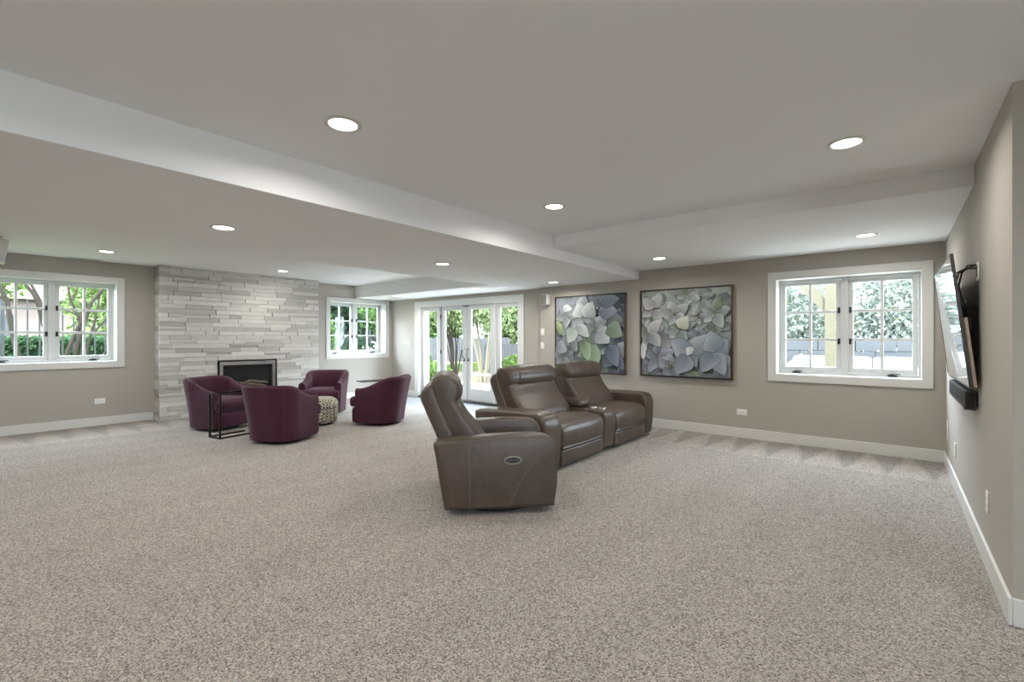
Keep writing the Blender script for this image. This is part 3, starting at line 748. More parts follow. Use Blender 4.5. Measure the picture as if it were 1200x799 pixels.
def painting(label, x0, x1, z0, z1, seed, bgc, flowers, pal, extra):
    w, h = x1 - x0, z1 - z0; R = thing('painting', label, 'painting', (x0, YB, z0)); fr = .016; dp = .052
    obj('frame', MB().box(0, fr, -dp, -.002, 0, h).box(w - fr, w, -dp, -.002, 0, h).box(fr, w - fr, -dp, -.002, h - fr, h).box(fr, w - fr, -dp, -.002, 0, fr), 'frame_dark', R, sm=False, bevel=.002)
    obj('frame_side', MB().box(w, w + .003, -dp + .003, -.002, 0, h), 'frame_edge', R, sm=False)
    obj('canvas', MB().box(fr + .004, w - fr - .004, -dp + .016, -.004, fr + .004, h - fr - .004), 'plate_white', R, sm=False)
    rg = random.Random(seed); mb = MB(); cols = []
    mb.add([(0, 0, 0), (1, 0, 0), (1, 0, 1), (0, 0, 1)], [(0, 1, 2, 3)]); cols += [bgc[0], bgc[1], bgc[2], bgc[3]]
    dep = [0.0]
    def pt(*a):
        dep[0] += 0.00009
        bx, by, tx, ty, wd, cb, ct, cr = a
        d = Vector((tx - bx, ty - by)) * 0.022
        petal(mb, cols, bx - d.x, by - d.y, tx + d.x, ty + d.y, wd * 1.06, shade(cb, .78), shade(cb, .84), shade(cb, .84), dep[0])
        dep[0] += 0.00009
        petal(mb, cols, bx, by, tx, ty, wd, cb, ct, cr, dep[0])
    for i in range(110):                                   # under layer
        x, y = rg.random(), rg.random(); a = rg.uniform(0, 2*PI); l = rg.uniform(.12, .24); c = pal(x, y, rg)
        pt(x, y, x + l * math.cos(a), y + l * math.sin(a), l * rg.uniform(.22, .36), shade(c, .45), shade(c, .85), shade(c, 1.1))
    for (x, y, r, n, a0, sp) in flowers:
        for k in range(n):
            a = a0 + sp * 2 * PI * k / n + rg.uniform(-.15, .15); l = r * rg.uniform(.85, 1.15); c = pal(x, y, rg)
            pt(x + .02 * math.cos(a), y + .02 * math.sin(a), x + l * math.cos(a), y + l * math.sin(a), l * rg.uniform(.26, .40), shade(c, .50), shade(c, 1.0), shade(c, 1.35))
        yc = srgb(150, 140, 84)
        for k in range(3):
            a = k * 2.1 + a0; pt(x - .012 * math.cos(a), y - .012 * math.sin(a), x + .018 * math.cos(a), y + .018 * math.sin(a), .012, yc, shade(yc, 1.3), shade(yc, .6))
    for e in extra: pt(*e)
    sx, sz = w - 2 * fr - .01, h - 2 * fr - .01
    mb.v = [(fr + .005 + p[0] * sx, -dp + .0155 + p[1], fr + .005 + p[2] * sz) for p in mb.v]
    o = obj('painted_flowers', mb, 'paint', R, sm=False)
    at = o.data.color_attributes.new('Col', 'FLOAT_COLOR', 'POINT')
    for i, c in enumerate(cols):
        g_ = (c[0] + c[1] + c[2]) / 3; at.data[i].color = tuple((g_ * .32 + q * .68) * .74 for q in c[:3]) + (1,)
    return R
GB = srgb(150, 160, 172); LT = srgb(190, 198, 200); GN = srgb(160, 186, 142); SL = srgb(112, 124, 142); PG = srgb(176, 192, 178)
def tone(c, rg, k):
    d = rg.randint(-k, k); return srgb(*[q + d + rg.randint(-3, 3) for q in c])
def palA(x, y, rg):
    if x > .66 and rg.random() < .75: return tone((118, 130, 150), rg, 12)
    if .3 < x < .72 and y < .45: return tone((158, 184, 150), rg, 12)
    if x < .18 and .4 < y < .75: return tone((166, 190, 136), rg, 12)
    return tone((164, 174, 178), rg, 14)
def palB(x, y, rg):
    r = rg.random()
    if r < .12: return tone((160, 180, 148), rg, 10)
    if y < .45: return tone((164, 176, 190), rg, 12)
    if x < .45: return tone((190, 194, 196), rg, 10)
    return tone((178, 190, 190), rg, 12)
exA = [(.50, .36, .64, .08, .13, srgb(96, 128, 92), srgb(172, 204, 160), srgb(190, 214, 180)), (.46, .40, .50, .14, .08, srgb(120, 148, 110), srgb(176, 206, 160), srgb(200, 220, 190)),
       (.64, .55, .80, .38, .12, srgb(150, 160, 162), srgb(206, 212, 212), srgb(220, 226, 226)), (.78, .60, .98, .47, .11, srgb(112, 136, 108), srgb(160, 184, 150), srgb(190, 206, 184)),
       (.33, .62, .52, .46, .08, srgb(140, 152, 152), srgb(206, 214, 212), srgb(220, 226, 226)), (.30, .58, .20, .38, .09, srgb(150, 168, 158), srgb(200, 212, 198), srgb(220, 228, 220)),
       (.02, .58, .12, .60, .10, srgb(130, 158, 96), srgb(176, 204, 128), srgb(196, 216, 160)), (.40, .72, .36, .92, .11, srgb(146, 158, 158), srgb(196, 204, 204), srgb(214, 220, 220)),
       (.46, .72, .58, .92, .11, srgb(140, 152, 154), srgb(190, 200, 200), srgb(212, 218, 218)), (.66, .80, .92, .78, .10, srgb(104, 116, 134), srgb(166, 176, 188), srgb(190, 198, 206)),
       (.66, .92, .95, .94, .09, srgb(98, 112, 130), srgb(150, 164, 178), srgb(180, 190, 200)), (.80, .36, .92, .08, .10, srgb(90, 104, 124), srgb(138, 152, 172), srgb(160, 172, 188)),
       (.12, .86, .26, .84, .05, srgb(170, 178, 178), srgb(216, 222, 222), srgb(230, 234, 234)), (.02, .36, .18, .26, .09, srgb(130, 138, 150), srgb(178, 186, 194), srgb(200, 206, 212))]
exB = [(.58, .26, .84, .50, .10, srgb(128, 142, 154), srgb(176, 190, 204), srgb(206, 216, 224)), (.58, .26, .36, .42, .11, srgb(130, 144, 158), srgb(172, 186, 202), srgb(200, 210, 220)),
       (.57, .24, .42, .02, .10, srgb(120, 134, 150), srgb(164, 178, 196), srgb(190, 200, 212)), (.60, .27, .54, .33, .05, srgb(200, 204, 204), srgb(232, 234, 232), srgb(240, 240, 240)),
       (.84, .28, .98, .42, .09, srgb(124, 138, 152), srgb(170, 184, 200), srgb(196, 206, 216)), (.84, .28, .80, .52, .11, srgb(126, 142, 156), srgb(168, 184, 198), srgb(196, 206, 216)),
       (.84, .28, .94, .03, .09, srgb(124, 138, 154), srgb(174, 186, 202), srgb(200, 210, 220)), (.84, .28, .70, .06, .10, srgb(118, 132, 148), srgb(160, 174, 192), srgb(190, 200, 212)),
       (.09, .50, .26, .66, .07, srgb(160, 164, 168), srgb(212, 216, 218), srgb(230, 232, 232)), (.10, .50, .24, .34, .08, srgb(126, 134, 138), srgb(196, 202, 204), srgb(226, 228, 228)),
       (.16, .80, .24, .98, .07, srgb(170, 172, 176), srgb(206, 210, 212), srgb(228, 230, 230)), (.16, .80, .02, .92, .07, srgb(160, 164, 168), srgb(206, 210, 212), srgb(226, 228, 230)),
       (.45, .56, .56, .68, .08, srgb(176, 182, 150), srgb(214, 220, 204), srgb(232, 236, 226)), (.02, .38, .03, .18, .05, srgb(200, 204, 206), srgb(236, 238, 238), srgb(240, 240, 240))]
painting('square painting of grey blue leaves with green leaf, hung nearer the doors', -4.479, -3.176, .745, 2.012, 3, [SL, GB, SL, GB],
         [(.40, .80, .22, 5, .3, 1), (.60, .58, .22, 5, .9, 1), (.25, .45, .2, 5, 0, 1), (.86, .25, .22, 5, .4, 1), (.12, .2, .18, 5, .2, 1), (.18, .75, .16, 5, 1.0, 1)], palA, exA)
painting('square painting of pale blue white blossoms, hung nearer the patio window', -2.940, -1.652, .752, 2.020, 9, [GB, GB, PG, PG],
         [(.45, .55, .18, 5, .2, 1), (.10, .50, .18, 5, .5, 1), (.16, .80, .18, 5, 0, 1), (.68, .88, .16, 5, .4, 1), (.54, .94, .14, 5, .9, 1), (.84, .72, .18, 5, .2, 1), (.40, .72, .17, 5, .6, 1), (.66, .68, .12, 4, .2, 1),
          (.20, .22, .2, 5, .4, 1), (.58, .26, .2, 5, .1, 1), (.84, .28, .2, 5, .5, 1), (.36, .10, .16, 5, .3, 1)], palB, exB)

# ------------------------------------------------------------------ television, sound bar
tv = thing('television', 'wall mounted flat television tilted forward, reflecting the window', 'television', (XR, 4.72, 0.98))
tilt = math.radians(-6.1)
def tvm(mb):      # local: y along wall, z up from bottom edge, x = -front; tilt about bottom edge
    return mb.xf(Matrix.Translation((-.052, 0, .012)) @ Matrix.Rotation(tilt, 4, 'Y'))
tw = 0.725; thh = 0.845
scr = obj('screen', tvm(MB().box(-.004, .0, -tw + .008, tw - .008, .014, thh - .008)), 'tv_screen', tv, sm=False)
obj('bezel', tvm(MB().box(-.006, .012, -tw, -tw + .008, 0, thh).box(-.006, .012, tw - .008, tw, 0, thh).box(-.006, .012, -tw + .008, tw - .008, thh - .008, thh).box(-.006, .012, -tw + .008, tw - .008, 0, .014)), 'handle_metal', tv, sm=False)
obj('panel_back', tvm(MB().box(.001, .012, -tw + .008, tw - .008, .008, thh - .008)), 'black_plastic', tv, sm=False)
obj('rear_housing', tvm(MB().box(.0122, .034, -tw + .012, tw - .012, .004, thh * .52)), 'tv_shell', tv, sm=False, bevel=.004)
obj('wall_bracket', MB().box(-.03, -.002, -.52, .35, .20, .52).box(-.05, -.03, -.50, -.47, .14, .56).box(-.05, -.03, .30, .33, .14, .56), 'black_metal', tv, sm=False)
obj('plug_cluster', MB().rbox(-.07, -.03, -.60, -.53, .38, .46, .01, n=2).rbox(-.06, -.02, -.52, -.47, .43, .50, .01, n=2), 'black_plastic', tv)
for k, (yy, dz, dx) in enumerate(((-.585, .0, -.075), (-.565, -.01, -.09))):
    obj('power_cable', MB().tube([(-.012, -.555, .79 - .02 * k), (-.05, -.56, .79 - .02*k), (dx - .005, -.575, .74), (dx - .02, yy, .66), (dx - .005, yy, .58), (dx + .02, yy, .50), (-.05, yy, .45)], .005, 8), 'cable_black', tv)
obj('power_cable', MB().tube([(-.012, -.555, .79), (-.06, -.50, .775), (-.09, -.40, .765), (-.10, -.30, .76)], .005, 8), 'cable_black', tv)
obj('signal_cable', MB().tube([(-.01, -.40, .20), (-.05, -.55, .17), (-.03, -.58, .14), (-.02, -.52, .11), (-.03, -.45, .10)], .004, 8), 'cable_white', tv)
cp = thing('cable_plate', 'white recessed cable plate on wall above the television bracket', 'wall plate', (XR, 4.165, 1.73))
obj('plate', MB().rbox(-.008, -.001, -.036, .036, -.058, .058, .003, n=2), 'plate_white', cp)
obj('plate_opening', MB().box(-.0095, -.0081, -.020, .020, -.035, .035), 'slot_dark', cp, sm=False)
sb = thing('sound_bar', 'long black sound bar mounted on wall below the television', 'sound bar', (XR, 4.71, 0.845))
obj('body', MB().rbox(-.066, -.012, -.54, .54, 0, .122, .014, n=4), 'grille', sb)
obj('end_cap', MB().rbox(-.068, -.010, -.546, -.538, -.002, .124, .004, n=2), 'handle_metal', sb)
obj('end_face', MB().box(-.060, -.018, -.548, -.5461, .008, .114), 'black_plastic', sb, sm=False)
obj('trim_strip', MB().box(-.0685, -.066, -.53, .53, .020, .026), 'handle_metal', sb, sm=False)
obj('wall_clip', MB().box(-.012, -.001, -.535, -.43, .02, .10), 'black_plastic', sb, sm=False)
obj('wall_clip', MB().box(-.012, -.001, .35, .45, .02, .10), 'black_plastic', sb, sm=False)

# ------------------------------------------------------------------ outlets and switches
def plate(name, label, cat, loc, rz, w=.075, h=.118, kind='outlet'):
    """local: x along wall, y out of the wall (negative = into room)"""
    R = thing(name, label, cat, loc, rz)
    obj('plate', MB().rbox(-w/2, w/2, -.007, -.0005, -h/2, h/2, .003, n=2), 'plate_white', R)
    if kind == 'outlet':
        for s in (-1, 1):
            k = (.021 * s * (h / .118)) if h > w else .021 * s
            cx, cz = (0, k) if h > w else (k, 0)
            rc = obj('socket', MB().rbox(cx - .015, cx + .015, -.0095, -.0065, cz - .014, cz + .014, .003, n=2), 'plate_white', R)
            for q in (-.006, .006): obj('slot', MB().box(cx + q - .0015, cx + q + .0015, -.0098, -.0094, cz - .005, cz + .005), 'slot_dark', rc, sm=False)
    elif kind == 'switch':
        obj('rocker', MB().rbox(-.016, .016, -.012, -.006, -.033, .033, .003, n=2), 'plate_white', R)
    return R
p = onX(117, 470, XL); plate('power_outlet', 'white horizontal outlet on wall under the window left of the fireplace', 'outlet', (XL, p.y, .365), PI/2, .125, .082)
p = onY(869.5, 483, YB); plate('power_outlet', 'white horizontal outlet on wall below the blossom painting', 'outlet', (p.x, YB, .335), 0, .125, .082)
plate('power_outlet', 'white outlet on television wall closest to the baseboard corner by the hall', 'outlet', (XR, 3.78, .370), -PI/2)
plate('power_outlet', 'white outlet low on television wall below the sound bar', 'outlet', (XR, 5.59, .333), -PI/2)
plate('access_panel', 'tall blank cover plate on television wall next to the patio window corner', 'wall plate', (XR, 6.33, .385), -PI/2, .10, .20, 'blank')
plate('light_switch', 'white light switch between corner window and glazed doors', 'light switch', (-8.6, YD, 1.182), 0, kind='switch')
plate('light_switch', 'white light switch, upper one of two beside the leaf painting', 'light switch', (-4.77, YB, 1.42), 0, kind='switch')
plate('light_switch', 'white light switch, lower one of two beside the leaf painting', 'light switch', (-4.77, YB, 1.18), 0, kind='switch')

# ------------------------------------------------------------------ speakers
sp = thing('wall_speaker', 'small white speaker on the wall beside the leaf painting', 'speaker', (-4.645, YB, 1.975))
obj('cabinet', MB().rbox(-.062, .062, -.14, -.035, -.088, .088, .010, n=3), 'speaker_white', sp)
obj('grille', MB().rbox(-.052, .052, -.146, -.139, -.078, .078, .003, n=2), 'speaker_mesh', sp)
obj('bracket', MB().box(-.02, .02, -.036, 0, -.03, .03), 'speaker_white', sp, sm=False)
obj('wire', MB().tube([(.055, -.03, .05), (.062, -.006, .09), (.062, -.004, .22)], .003, 6), 'cable_white', sp)
sp2 = thing('ceiling_speaker', 'white tilted speaker hanging from the ceiling above the window', 'speaker', (-7.86, .385, ZH))
M2 = Matrix.Translation((0, 0, -.03)) @ Matrix.Rotation(math.radians(-10), 4, 'X')
obj('cabinet', MB().rbox(-.10, .10, -.10, .09, -.25, 0, .012, n=3).xf(M2), 'speaker_white', sp2)
obj('lower_rim', MB().rbox(-.105, .105, -.105, .098, -.265, -.245, .006, n=2).xf(M2), 'trim_white', sp2)
obj('ceiling_bracket', MB().box(-.03, .03, -.03, .03, -.04, 0), 'speaker_white', sp2, sm=False)

# ------------------------------------------------------------------ recessed lights, vent
def can_light(label, x, y, z, big=True, group=None):
    R = thing('recessed_light', label, 'ceiling light', (x, y, z), 0, group)
    ro, ri = .098, .072
    if can_light.me is None:
        a = obj('trim_ring', MB().lathe([(ri, -.001), (ri + .004, -.007), (ro - .012, -.008), (ro, -.003), (ro, 0)], 36), 'canister', R)
        b = obj('diffuser', MB().lathe([(.0, -.0025), (ri, -.0025), (ri, -.001)], 36), 'lamp_glow', R)
        can_light.me = (a.data, b.data)
    else:
        for nm, me in zip(('trim_ring', 'diffuser'), can_light.me):
            o = bpy.data.objects.new(nm, me); C.objects.link(o); o.parent = R
    ld = can_light.ld
    if ld is None:
        ld = bpy.data.lights.new('recessed_lamp', 'AREA'); ld.shape = 'DISK'; ld.size = .14; ld.energy = CAN_POWER; ld.color = (1.0, .965, .91); ld.spread = math.radians(165); can_light.ld = ld
    lo = bpy.data.objects.new('lamp_light', ld); C.objects.link(lo); lo.parent = R; lo.location = (0, 0, -.012)
can_light.me = None; can_light.ld = None
for lb, x, y, z in (('round recessed light in tray ceiling beside the beam, over open carpet', -2.31, 1.37, ZH), ('round recessed light in tray corner where beam meets picture wall soffit', -2.31, 3.40, ZH),
                    ('round recessed light in high tray ceiling close to the television wall', -.22, 3.40, ZH), ('round recessed light in soffit above the blossom painting', -2.31, 5.77, ZS),
                    ('round recessed light in soffit above the patio window', -.22, 5.77, ZS), ('round recessed light in the wide beam, the one farthest from the doors', -4.19, 1.43, ZB),
                    ('middle one of three round recessed lights in the wide beam', -4.19, 3.79, ZB), ('round recessed light in the wide beam beside the wall speaker', -4.19, 6.14, ZB),
                    ('round recessed light in ceiling near the window left of the fireplace', -8.12, 1.37, ZH), ('round recessed light in ceiling before the stone chimney breast', -8.12, 3.69, ZH),
                    ('small round recessed light in low soffit between corner window and doors', -8.10, 6.03, ZB), ('small round recessed light in low soffit before the right door side light', -5.80, 6.03, ZB)):
    can_light(lb, x, y, z, group='recessed ceiling lights')
for x, y, z in [(-.22, 1.37, ZH), (-5.80, 3.69, ZH), (-5.80, 1.37, ZH), (-8.12, -.9, ZH), (-5.8, -.9, ZH), (-4.19, -.9, ZB)] + [(x, -.7, ZH) for x in (-2.31, -.22)] + [(1.9, 1.37, ZH)]:  # unseen lamps, added on the ceiling light grid to fill the room
    can_light('added fill lamp, built as a recessed light in unseen ceiling', x, y, z, group='added fill lamps out of view')
vt = thing('ceiling_vent', 'slim white air vent in the ceiling above the window', 'vent', (-9.10, 1.30, ZH))
obj('vent_frame', MB().box(-.06, .06, -.19, -.175, -.006, 0).box(-.06, .06, .175, .19, -.006, 0).box(-.06, -.045, -.175, .175, -.006, 0).box(.045, .06, -.175, .175, -.006, 0), 'trim_white', vt, sm=False)
obj('vent_back', MB().box(-.045, .045, -.175, .175, -.001, 0), 'slot_dark', vt, sm=False)
for k in range(4): obj('louver', MB().box(-.036 + .022 * k, -.028 + .022 * k, -.175, .175, -.005, -.0012), 'trim_white', vt, sm=False)
sd = thing('sprinkler_cap', 'tiny white round cap flush in the tray ceiling', 'ceiling cap', (-1.18, 2.49, ZH))
obj('cap', MB().lathe([(.0, -.006), (.018, -.006), (.022, -.002), (.022, 0)], 20), 'ceiling_paint', sd)

# ------------------------------------------------------------------ outdoors
def leaves(mb, c, rad, n, size, rg, shell=0.55, flat=1.0):
    for _ in range(n):
        while True:
            d = Vector((rg.uniform(-1, 1), rg.uniform(-1, 1), rg.uniform(-1, 1)))
            if shell * shell * .3 < d.length_squared < 1: break
        p = Vector((c[0] + d.x * rad[0], c[1] + d.y * rad[1], c[2] + d.z * rad[2]))
        a = Vector((rg.gauss(0, 1), rg.gauss(0, 1), rg.gauss(0, 1))).normalized(); b = a.orthogonal().normalized()
        a = Matrix.Rotation(rg.uniform(0, 6.28), 3, a) @ b; b2 = a.cross(b).normalized() if a.cross(b).length > .1 else a.orthogonal()
        s = size * rg.uniform(.6, 1.3); a = a * s; b2 = b2 * s * .55
        k = len(mb.v); mb.v += [tuple(p - a), tuple(p - b2), tuple(p + a), tuple(p + b2)]; mb.f.append((k, k+1, k+2, k+3))
def tree(name, label, base, stems, blobs, leafm, barkm='bark', seed=1, size=.07, cat='tree', group=None):
    rg = random.Random(seed); R = thing(name, label, cat, base, 0, group); b = Vector(base)
    for pts, r0, r1 in stems:
        n = len(pts); obj('stem', MB().tube([Vector(p) - b for p in pts], [r0 + (r1 - r0) * k / (n - 1) for k in range(n)], 7), barkm, R)
    mb = MB()
    for c, rad, n in blobs: leaves(mb, Vector(c) - b, rad, n, size, rg)
    o = obj('foliage', mb, leafm, R, sm=False); o['kind'] = 'stuff'
    return R
rg = random.Random(11)
struct(obj('ground_west', MB().box(-40, XL - T - .02, -20, 5.0, -.2, .55).box(-40, -13.5, 5.0, 40, -.2, .30), 'lawn', sm=False), 'lawn outside the left windows')
struct(obj('ground_north', MB().box(-13.5, 20, 10.2, 40, -.2, -.02), 'mulch', sm=False), 'mulch ground beyond the patio')
pt_ = struct(obj('patio_slab', MB().box(-13.5, 8, YD + T + .01, 10.2, -.2, -.03).box(-13.5, XL - T - .02, 5.0, YD + T + .01, -.2, -.03), 'patio', sm=False), 'pale concrete patio outside the doors')

struct(obj('ground_east', MB().box(XE + T + .02, 24, -16, YD + T, -.2, -.03), 'patio', sm=False), 'pale paved ground east of the house')
# trees seen through the left window (stems traced at 2.6 m outside the glass)
XT = -12.0
def wst(px, X=XT): return [onX(x, y, X) for x, y in px]
g0 = onX(30, 430, XT); g1 = onX(92, 430, XT)
tree('garden_tree', 'tree with dark leaning stems outside the left sash of the fireplace side window', (g0.x, g0.y, .55),
     [(wst([(30, 446), (22, 422), (14, 386), (8, 352), (-6, 325), (-18, 300)]), 0.047, 0.028), (wst([(33, 446), (54, 420), (54, 395), (50, 366), (40, 346), (26, 328), (10, 300)]), 0.041, 0.025),
      (wst([(50, 366), (46, 350), (36, 332), (28, 310)]), 0.028, 0.019), (wst([(54, 396), (47, 372), (41, 350)]), 0.017, 0.011), (wst([(8, 352), (-4, 346), (-20, 344)]), 0.017, 0.008)],
     [((-12.6, .2, 2.6), (.6, .8, .5), 600), ((-12.8, .62, 2.45), (.6, .5, .45), 600), ((-12.4, -.4, 2.9), (.7, .7, .5), 500)], 'leaf_bright', seed=3, size=.05)
tree('garden_tree', 'tree with many dark stems outside the right sash of the fireplace side window', (g1.x, g1.y, .55),
     [(wst([(90, 446), (76, 420), (85, 398), (95, 376), (99, 352), (96, 325)]), 0.041, 0.022), (wst([(92, 446), (87, 422), (91, 400), (97, 384), (106, 356), (122, 336), (136, 318)]), 0.041, 0.022),
      (wst([(94, 446), (94, 424), (98, 396), (91, 370), (82, 350), (79, 330)]), 0.028, 0.017), (wst([(98, 446), (102, 410), (106, 394), (126, 372), (140, 356)]), 0.025, 0.011),
      (wst([(104, 400), (112, 372), (117, 346), (126, 330)]), 0.022, 0.011), (wst([(108, 448), (118, 420), (130, 404), (144, 390)]), 0.025, 0.017), (wst([(91, 370), (76, 362), (66, 360)]), 0.014, 0.007), (wst([(85, 352), (90, 340), (94, 326)]), 0.017, 0.008)],
     [((-12.6, 1.85, 2.6), (.6, .55, .5), 700), ((-12.7, 2.4, 2.5), (.6, .6, .55), 800), ((-12.5, 2.2, 1.85), (.45, .5, .4), 130), ((-12.7, 1.75, 1.95), (.5, .45, .3), 110)], 'leaf_bright', seed=4, size=.05)
# iron fence
def iron_fence(label, p, q, z0, h, sp):
    p, q = Vector(p), Vector(q); d = q - p; n = int(d.length / sp); R = thing('iron_fence', label, 'fence', (p.x, p.y, z0), math.atan2(d.y, d.x))
    me = None
    for i in range(n + 1):
        r = .014 if i % 10 else .03; hh = h if i % 10 else h + .12
        obj('picket', MB().box(i*sp - r, i*sp + r, -r, r, 0, hh), 'iron', R, sm=False)
    for z in (.12, h - .22): obj('rail', MB().box(0, n * sp, -.018, .018, z, z + .035), 'iron', R, sm=False)
iron_fence('black iron picket fence beyond the trees left of the fireplace', (-15.0, -3.0), (-15.0, 5.0), .55, 1.65, .19)
def hedge(label, c, rad, n, m, seed, size=.06, z0=.55):
    rg = random.Random(seed); R = thing('hedge', label, 'hedge', (c[0], c[1], z0)); mb = MB()
    for _ in range(n):
        p = Vector((rg.uniform(-1, 1) * rad[0], rg.uniform(-1, 1) * rad[1], rg.uniform(0, 1) * rad[2]))
        k = rg.random()
        if k < .5: p.x = rad[0] * rg.uniform(.8, 1)
        elif k < .75: p.z = rad[2] * rg.uniform(.85, 1.05)
        a = Vector((rg.gauss(0, 1), rg.gauss(0, 1), rg.gauss(0, 1))).normalized() * size * rg.uniform(.6, 1.3); b = a.orthogonal() * .6
        i = len(mb.v); mb.v += [tuple(p - a), tuple(p - b), tuple(p + a), tuple(p + b)]; mb.f.append((i, i+1, i+2, i+3))
    o = obj('foliage', mb, m, R, sm=False); o['kind'] = 'stuff'
    mb2 = MB()
    obj('core', MB().rbox(-rad[0] * .82, rad[0] * .82, -rad[1] * .96, rad[1] * .96, 0, rad[2] * .88, .15, n=4), 'leaf_dark', R)
hedge('clipped green hedge behind the iron fence', (-17.2, 1.2, .55), (.5, 5.5, .78), 9000, 'leaf_hedge', 5)
# neighbouring house and far trees
nb = thing('neighbour_house', 'pale pink house far behind the iron fence', 'house', (-34, 1.5, .3))
obj('wall', MB().box(-3, 0, -7, 6, 0, 3.0), 'stucco', nb, sm=False)
obj('roof', MB().add([(-3.5, -7.4, 3.0), (.5, -7.4, 3.0), (.5, 6.4, 3.0), (-3.5, 6.4, 3.0), (-1.5, -7.4, 4.6), (-1.5, 6.4, 4.6)], [(0,3,2,1), (1,2,5,4), (3,0,4,5), (0,1,4), (2,3,5)]), 'roof_brown', nb, sm=False)
for y in (-4, -.5, 3): w_ = obj('window', MB().box(0, .03, y, y + 1.2, 1.0, 2.2), 'slate', nb, sm=False)
far = [(-24, -6, 3.2, 'leaf_pale'), (-24, -1.4, 3.6, 'leaf_mid'), (-24, 5.0, 3.6, 'leaf_pale'), (-23.8, 9.3, 3.4, 'leaf_mid'), (-22.5, 13.9, 4.2, 'leaf_dark'), (-20.7, 18.1, 4.0, 'leaf_mid'),
       (-17.0, 20.8, 4.2, 'leaf_pale'), (-12.5, 21.2, 4.0, 'leaf_mid'), (-8.0, 22.0, 4.2, 'leaf_pale')]
lbl = ['pale tree in the distance beyond the hedge', 'mid green tree in the distance before the pink house', 'pale tree in the distance right of the pink house', 'mid green tree behind the corner window',
       'dark green tree far behind the corner window', 'mid green tree far outside the left door glass', 'pale green tree far outside the left door leaf', 'mid green tree far outside the right door leaf', 'pale green tree far outside the right side light']
for i, (x, y, hgt, lm) in enumerate(far):
    tree('far_tree', lbl[i], (x, y, .0), [([(x, y, 0), (x + .1, y, hgt * .6)], .18, .1)],
         [((x, y, hgt * .75), (2.15, 2.15, hgt * .55), 3800), ((x + .3, y - .4, hgt * .42), (1.8, 1.75, hgt * .4), 2000), ((x, y + .4, hgt * 1.15), (1.8, 1.8, hgt * .4), 1500)], lm, seed=20 + i, size=.16)
# shrubs and planting outside the doors and the corner window
shr = [((-11.35, 8.75), .55, .52, 'leaf_bright', 'bright green low shrub outside the left side light'), ((-14.0, 11.2), .75, .9, 'leaf_mid', 'green shrub behind the slim dark stemmed tree'),
       ((-10.1, 8.75), .58, .58, 'leaf_bright', 'bright yellow green shrub outside the left door leaf'), ((-9.5, 12.1), .7, .75, 'leaf_bright', 'leafy shrub behind the leaning pale stems'),
       ((-14.4, 9.0), .6, 1.3, 'leaf_dark', 'dark evergreen shrub outside the corner window'), ((-14.2, 7.65), .55, 2.1, 'leaf_mid', 'green shrub against the corner window fence')]
for i, ((x, y), r, hh, lm, lb) in enumerate(shr):
    tree('shrub', lb, (x, y, -.02), [([(x, y, -.02), (x + .05, y, hh * .7)], .02, .01), ([(x, y, -.02), (x - .12, y + .08, hh * .6)], .015, .01)],
         [((x, y, hh * .55), (r, r, hh * .55), 900)], lm, seed=50 + i, size=.075, cat='shrub')
# multi stem light trees outside the doors
def stems(bx, by, n, h, spread, seed, r=.035):
    rg = random.Random(seed); out = []
    for k in range(n):
        a = rg.uniform(0, 2*PI); s = spread * rg.uniform(.4, 1)
        out.append(([(bx + .06 * math.cos(a), by + .06 * math.sin(a), -.05), (bx + s*.3*math.cos(a), by + s*.3*math.sin(a), h*.35), (bx + s*.75*math.cos(a+.15), by + s*.75*math.sin(a+.15), h*.75), (bx + s*1.1*math.cos(a+.2), by + s*1.1*math.sin(a+.2), h)], r * rg.uniform(.7, 1.1), .012))
    return out
tree('garden_tree', 'multi stem tree with pale leaning stems outside the right door leaf', (-9.55, 10.3, -.02), stems(-9.55, 10.3, 9, 2.9, .9, 5, .036),
     [((-9.55, 10.3, 2.7), (1.08, 1.0, .95), 3000), ((-9.7, 10.5, 1.9), (.9, .8, .5), 420)], 'leaf_pale', 'bark_pale', seed=61, size=.07)
tree('garden_tree', 'multi stem tree with thin stems outside the left door leaf', (-11.85, 11.3, -.02), stems(-11.85, 11.3, 13, 2.9, 1.0, 6, .026),
     [((-11.85, 11.3, 2.7), (1.15, 1.1, .95), 3200), ((-11.85, 11.4, 1.9), (.9, .9, .5), 320)], 'leaf_pale', 'bark', seed=62, size=.07)
tree('garden_tree', 'slim tree with dark stems outside the left side light', (-12.75, 8.95, -.02), stems(-12.75, 8.95, 10, 2.9, .8, 7, .026),
     [((-12.75, 8.95, 2.7), (.95, .95, .95), 2600), ((-12.75, 9.0, 1.9), (.8, .8, .5), 300)], 'leaf_mid', 'bark', seed=63, size=.065)
tree('garden_tree', 'leafy tree outside the right side light of the doors', (-7.3, 11.3, -.02), stems(-7.3, 11.3, 6, 2.9, .8, 8, .03),
     [((-7.3, 11.3, 2.5), (1.05, 1.0, 1.15), 3200), ((-7.4, 11.2, 1.7), (.8, .8, .5), 420)], 'leaf_pale', 'bark', seed=64, size=.07)
iron_fence('black iron picket fence outside the corner window', (-15.3, 6.4), (-15.3, 12.4), .28, 1.25, .19)
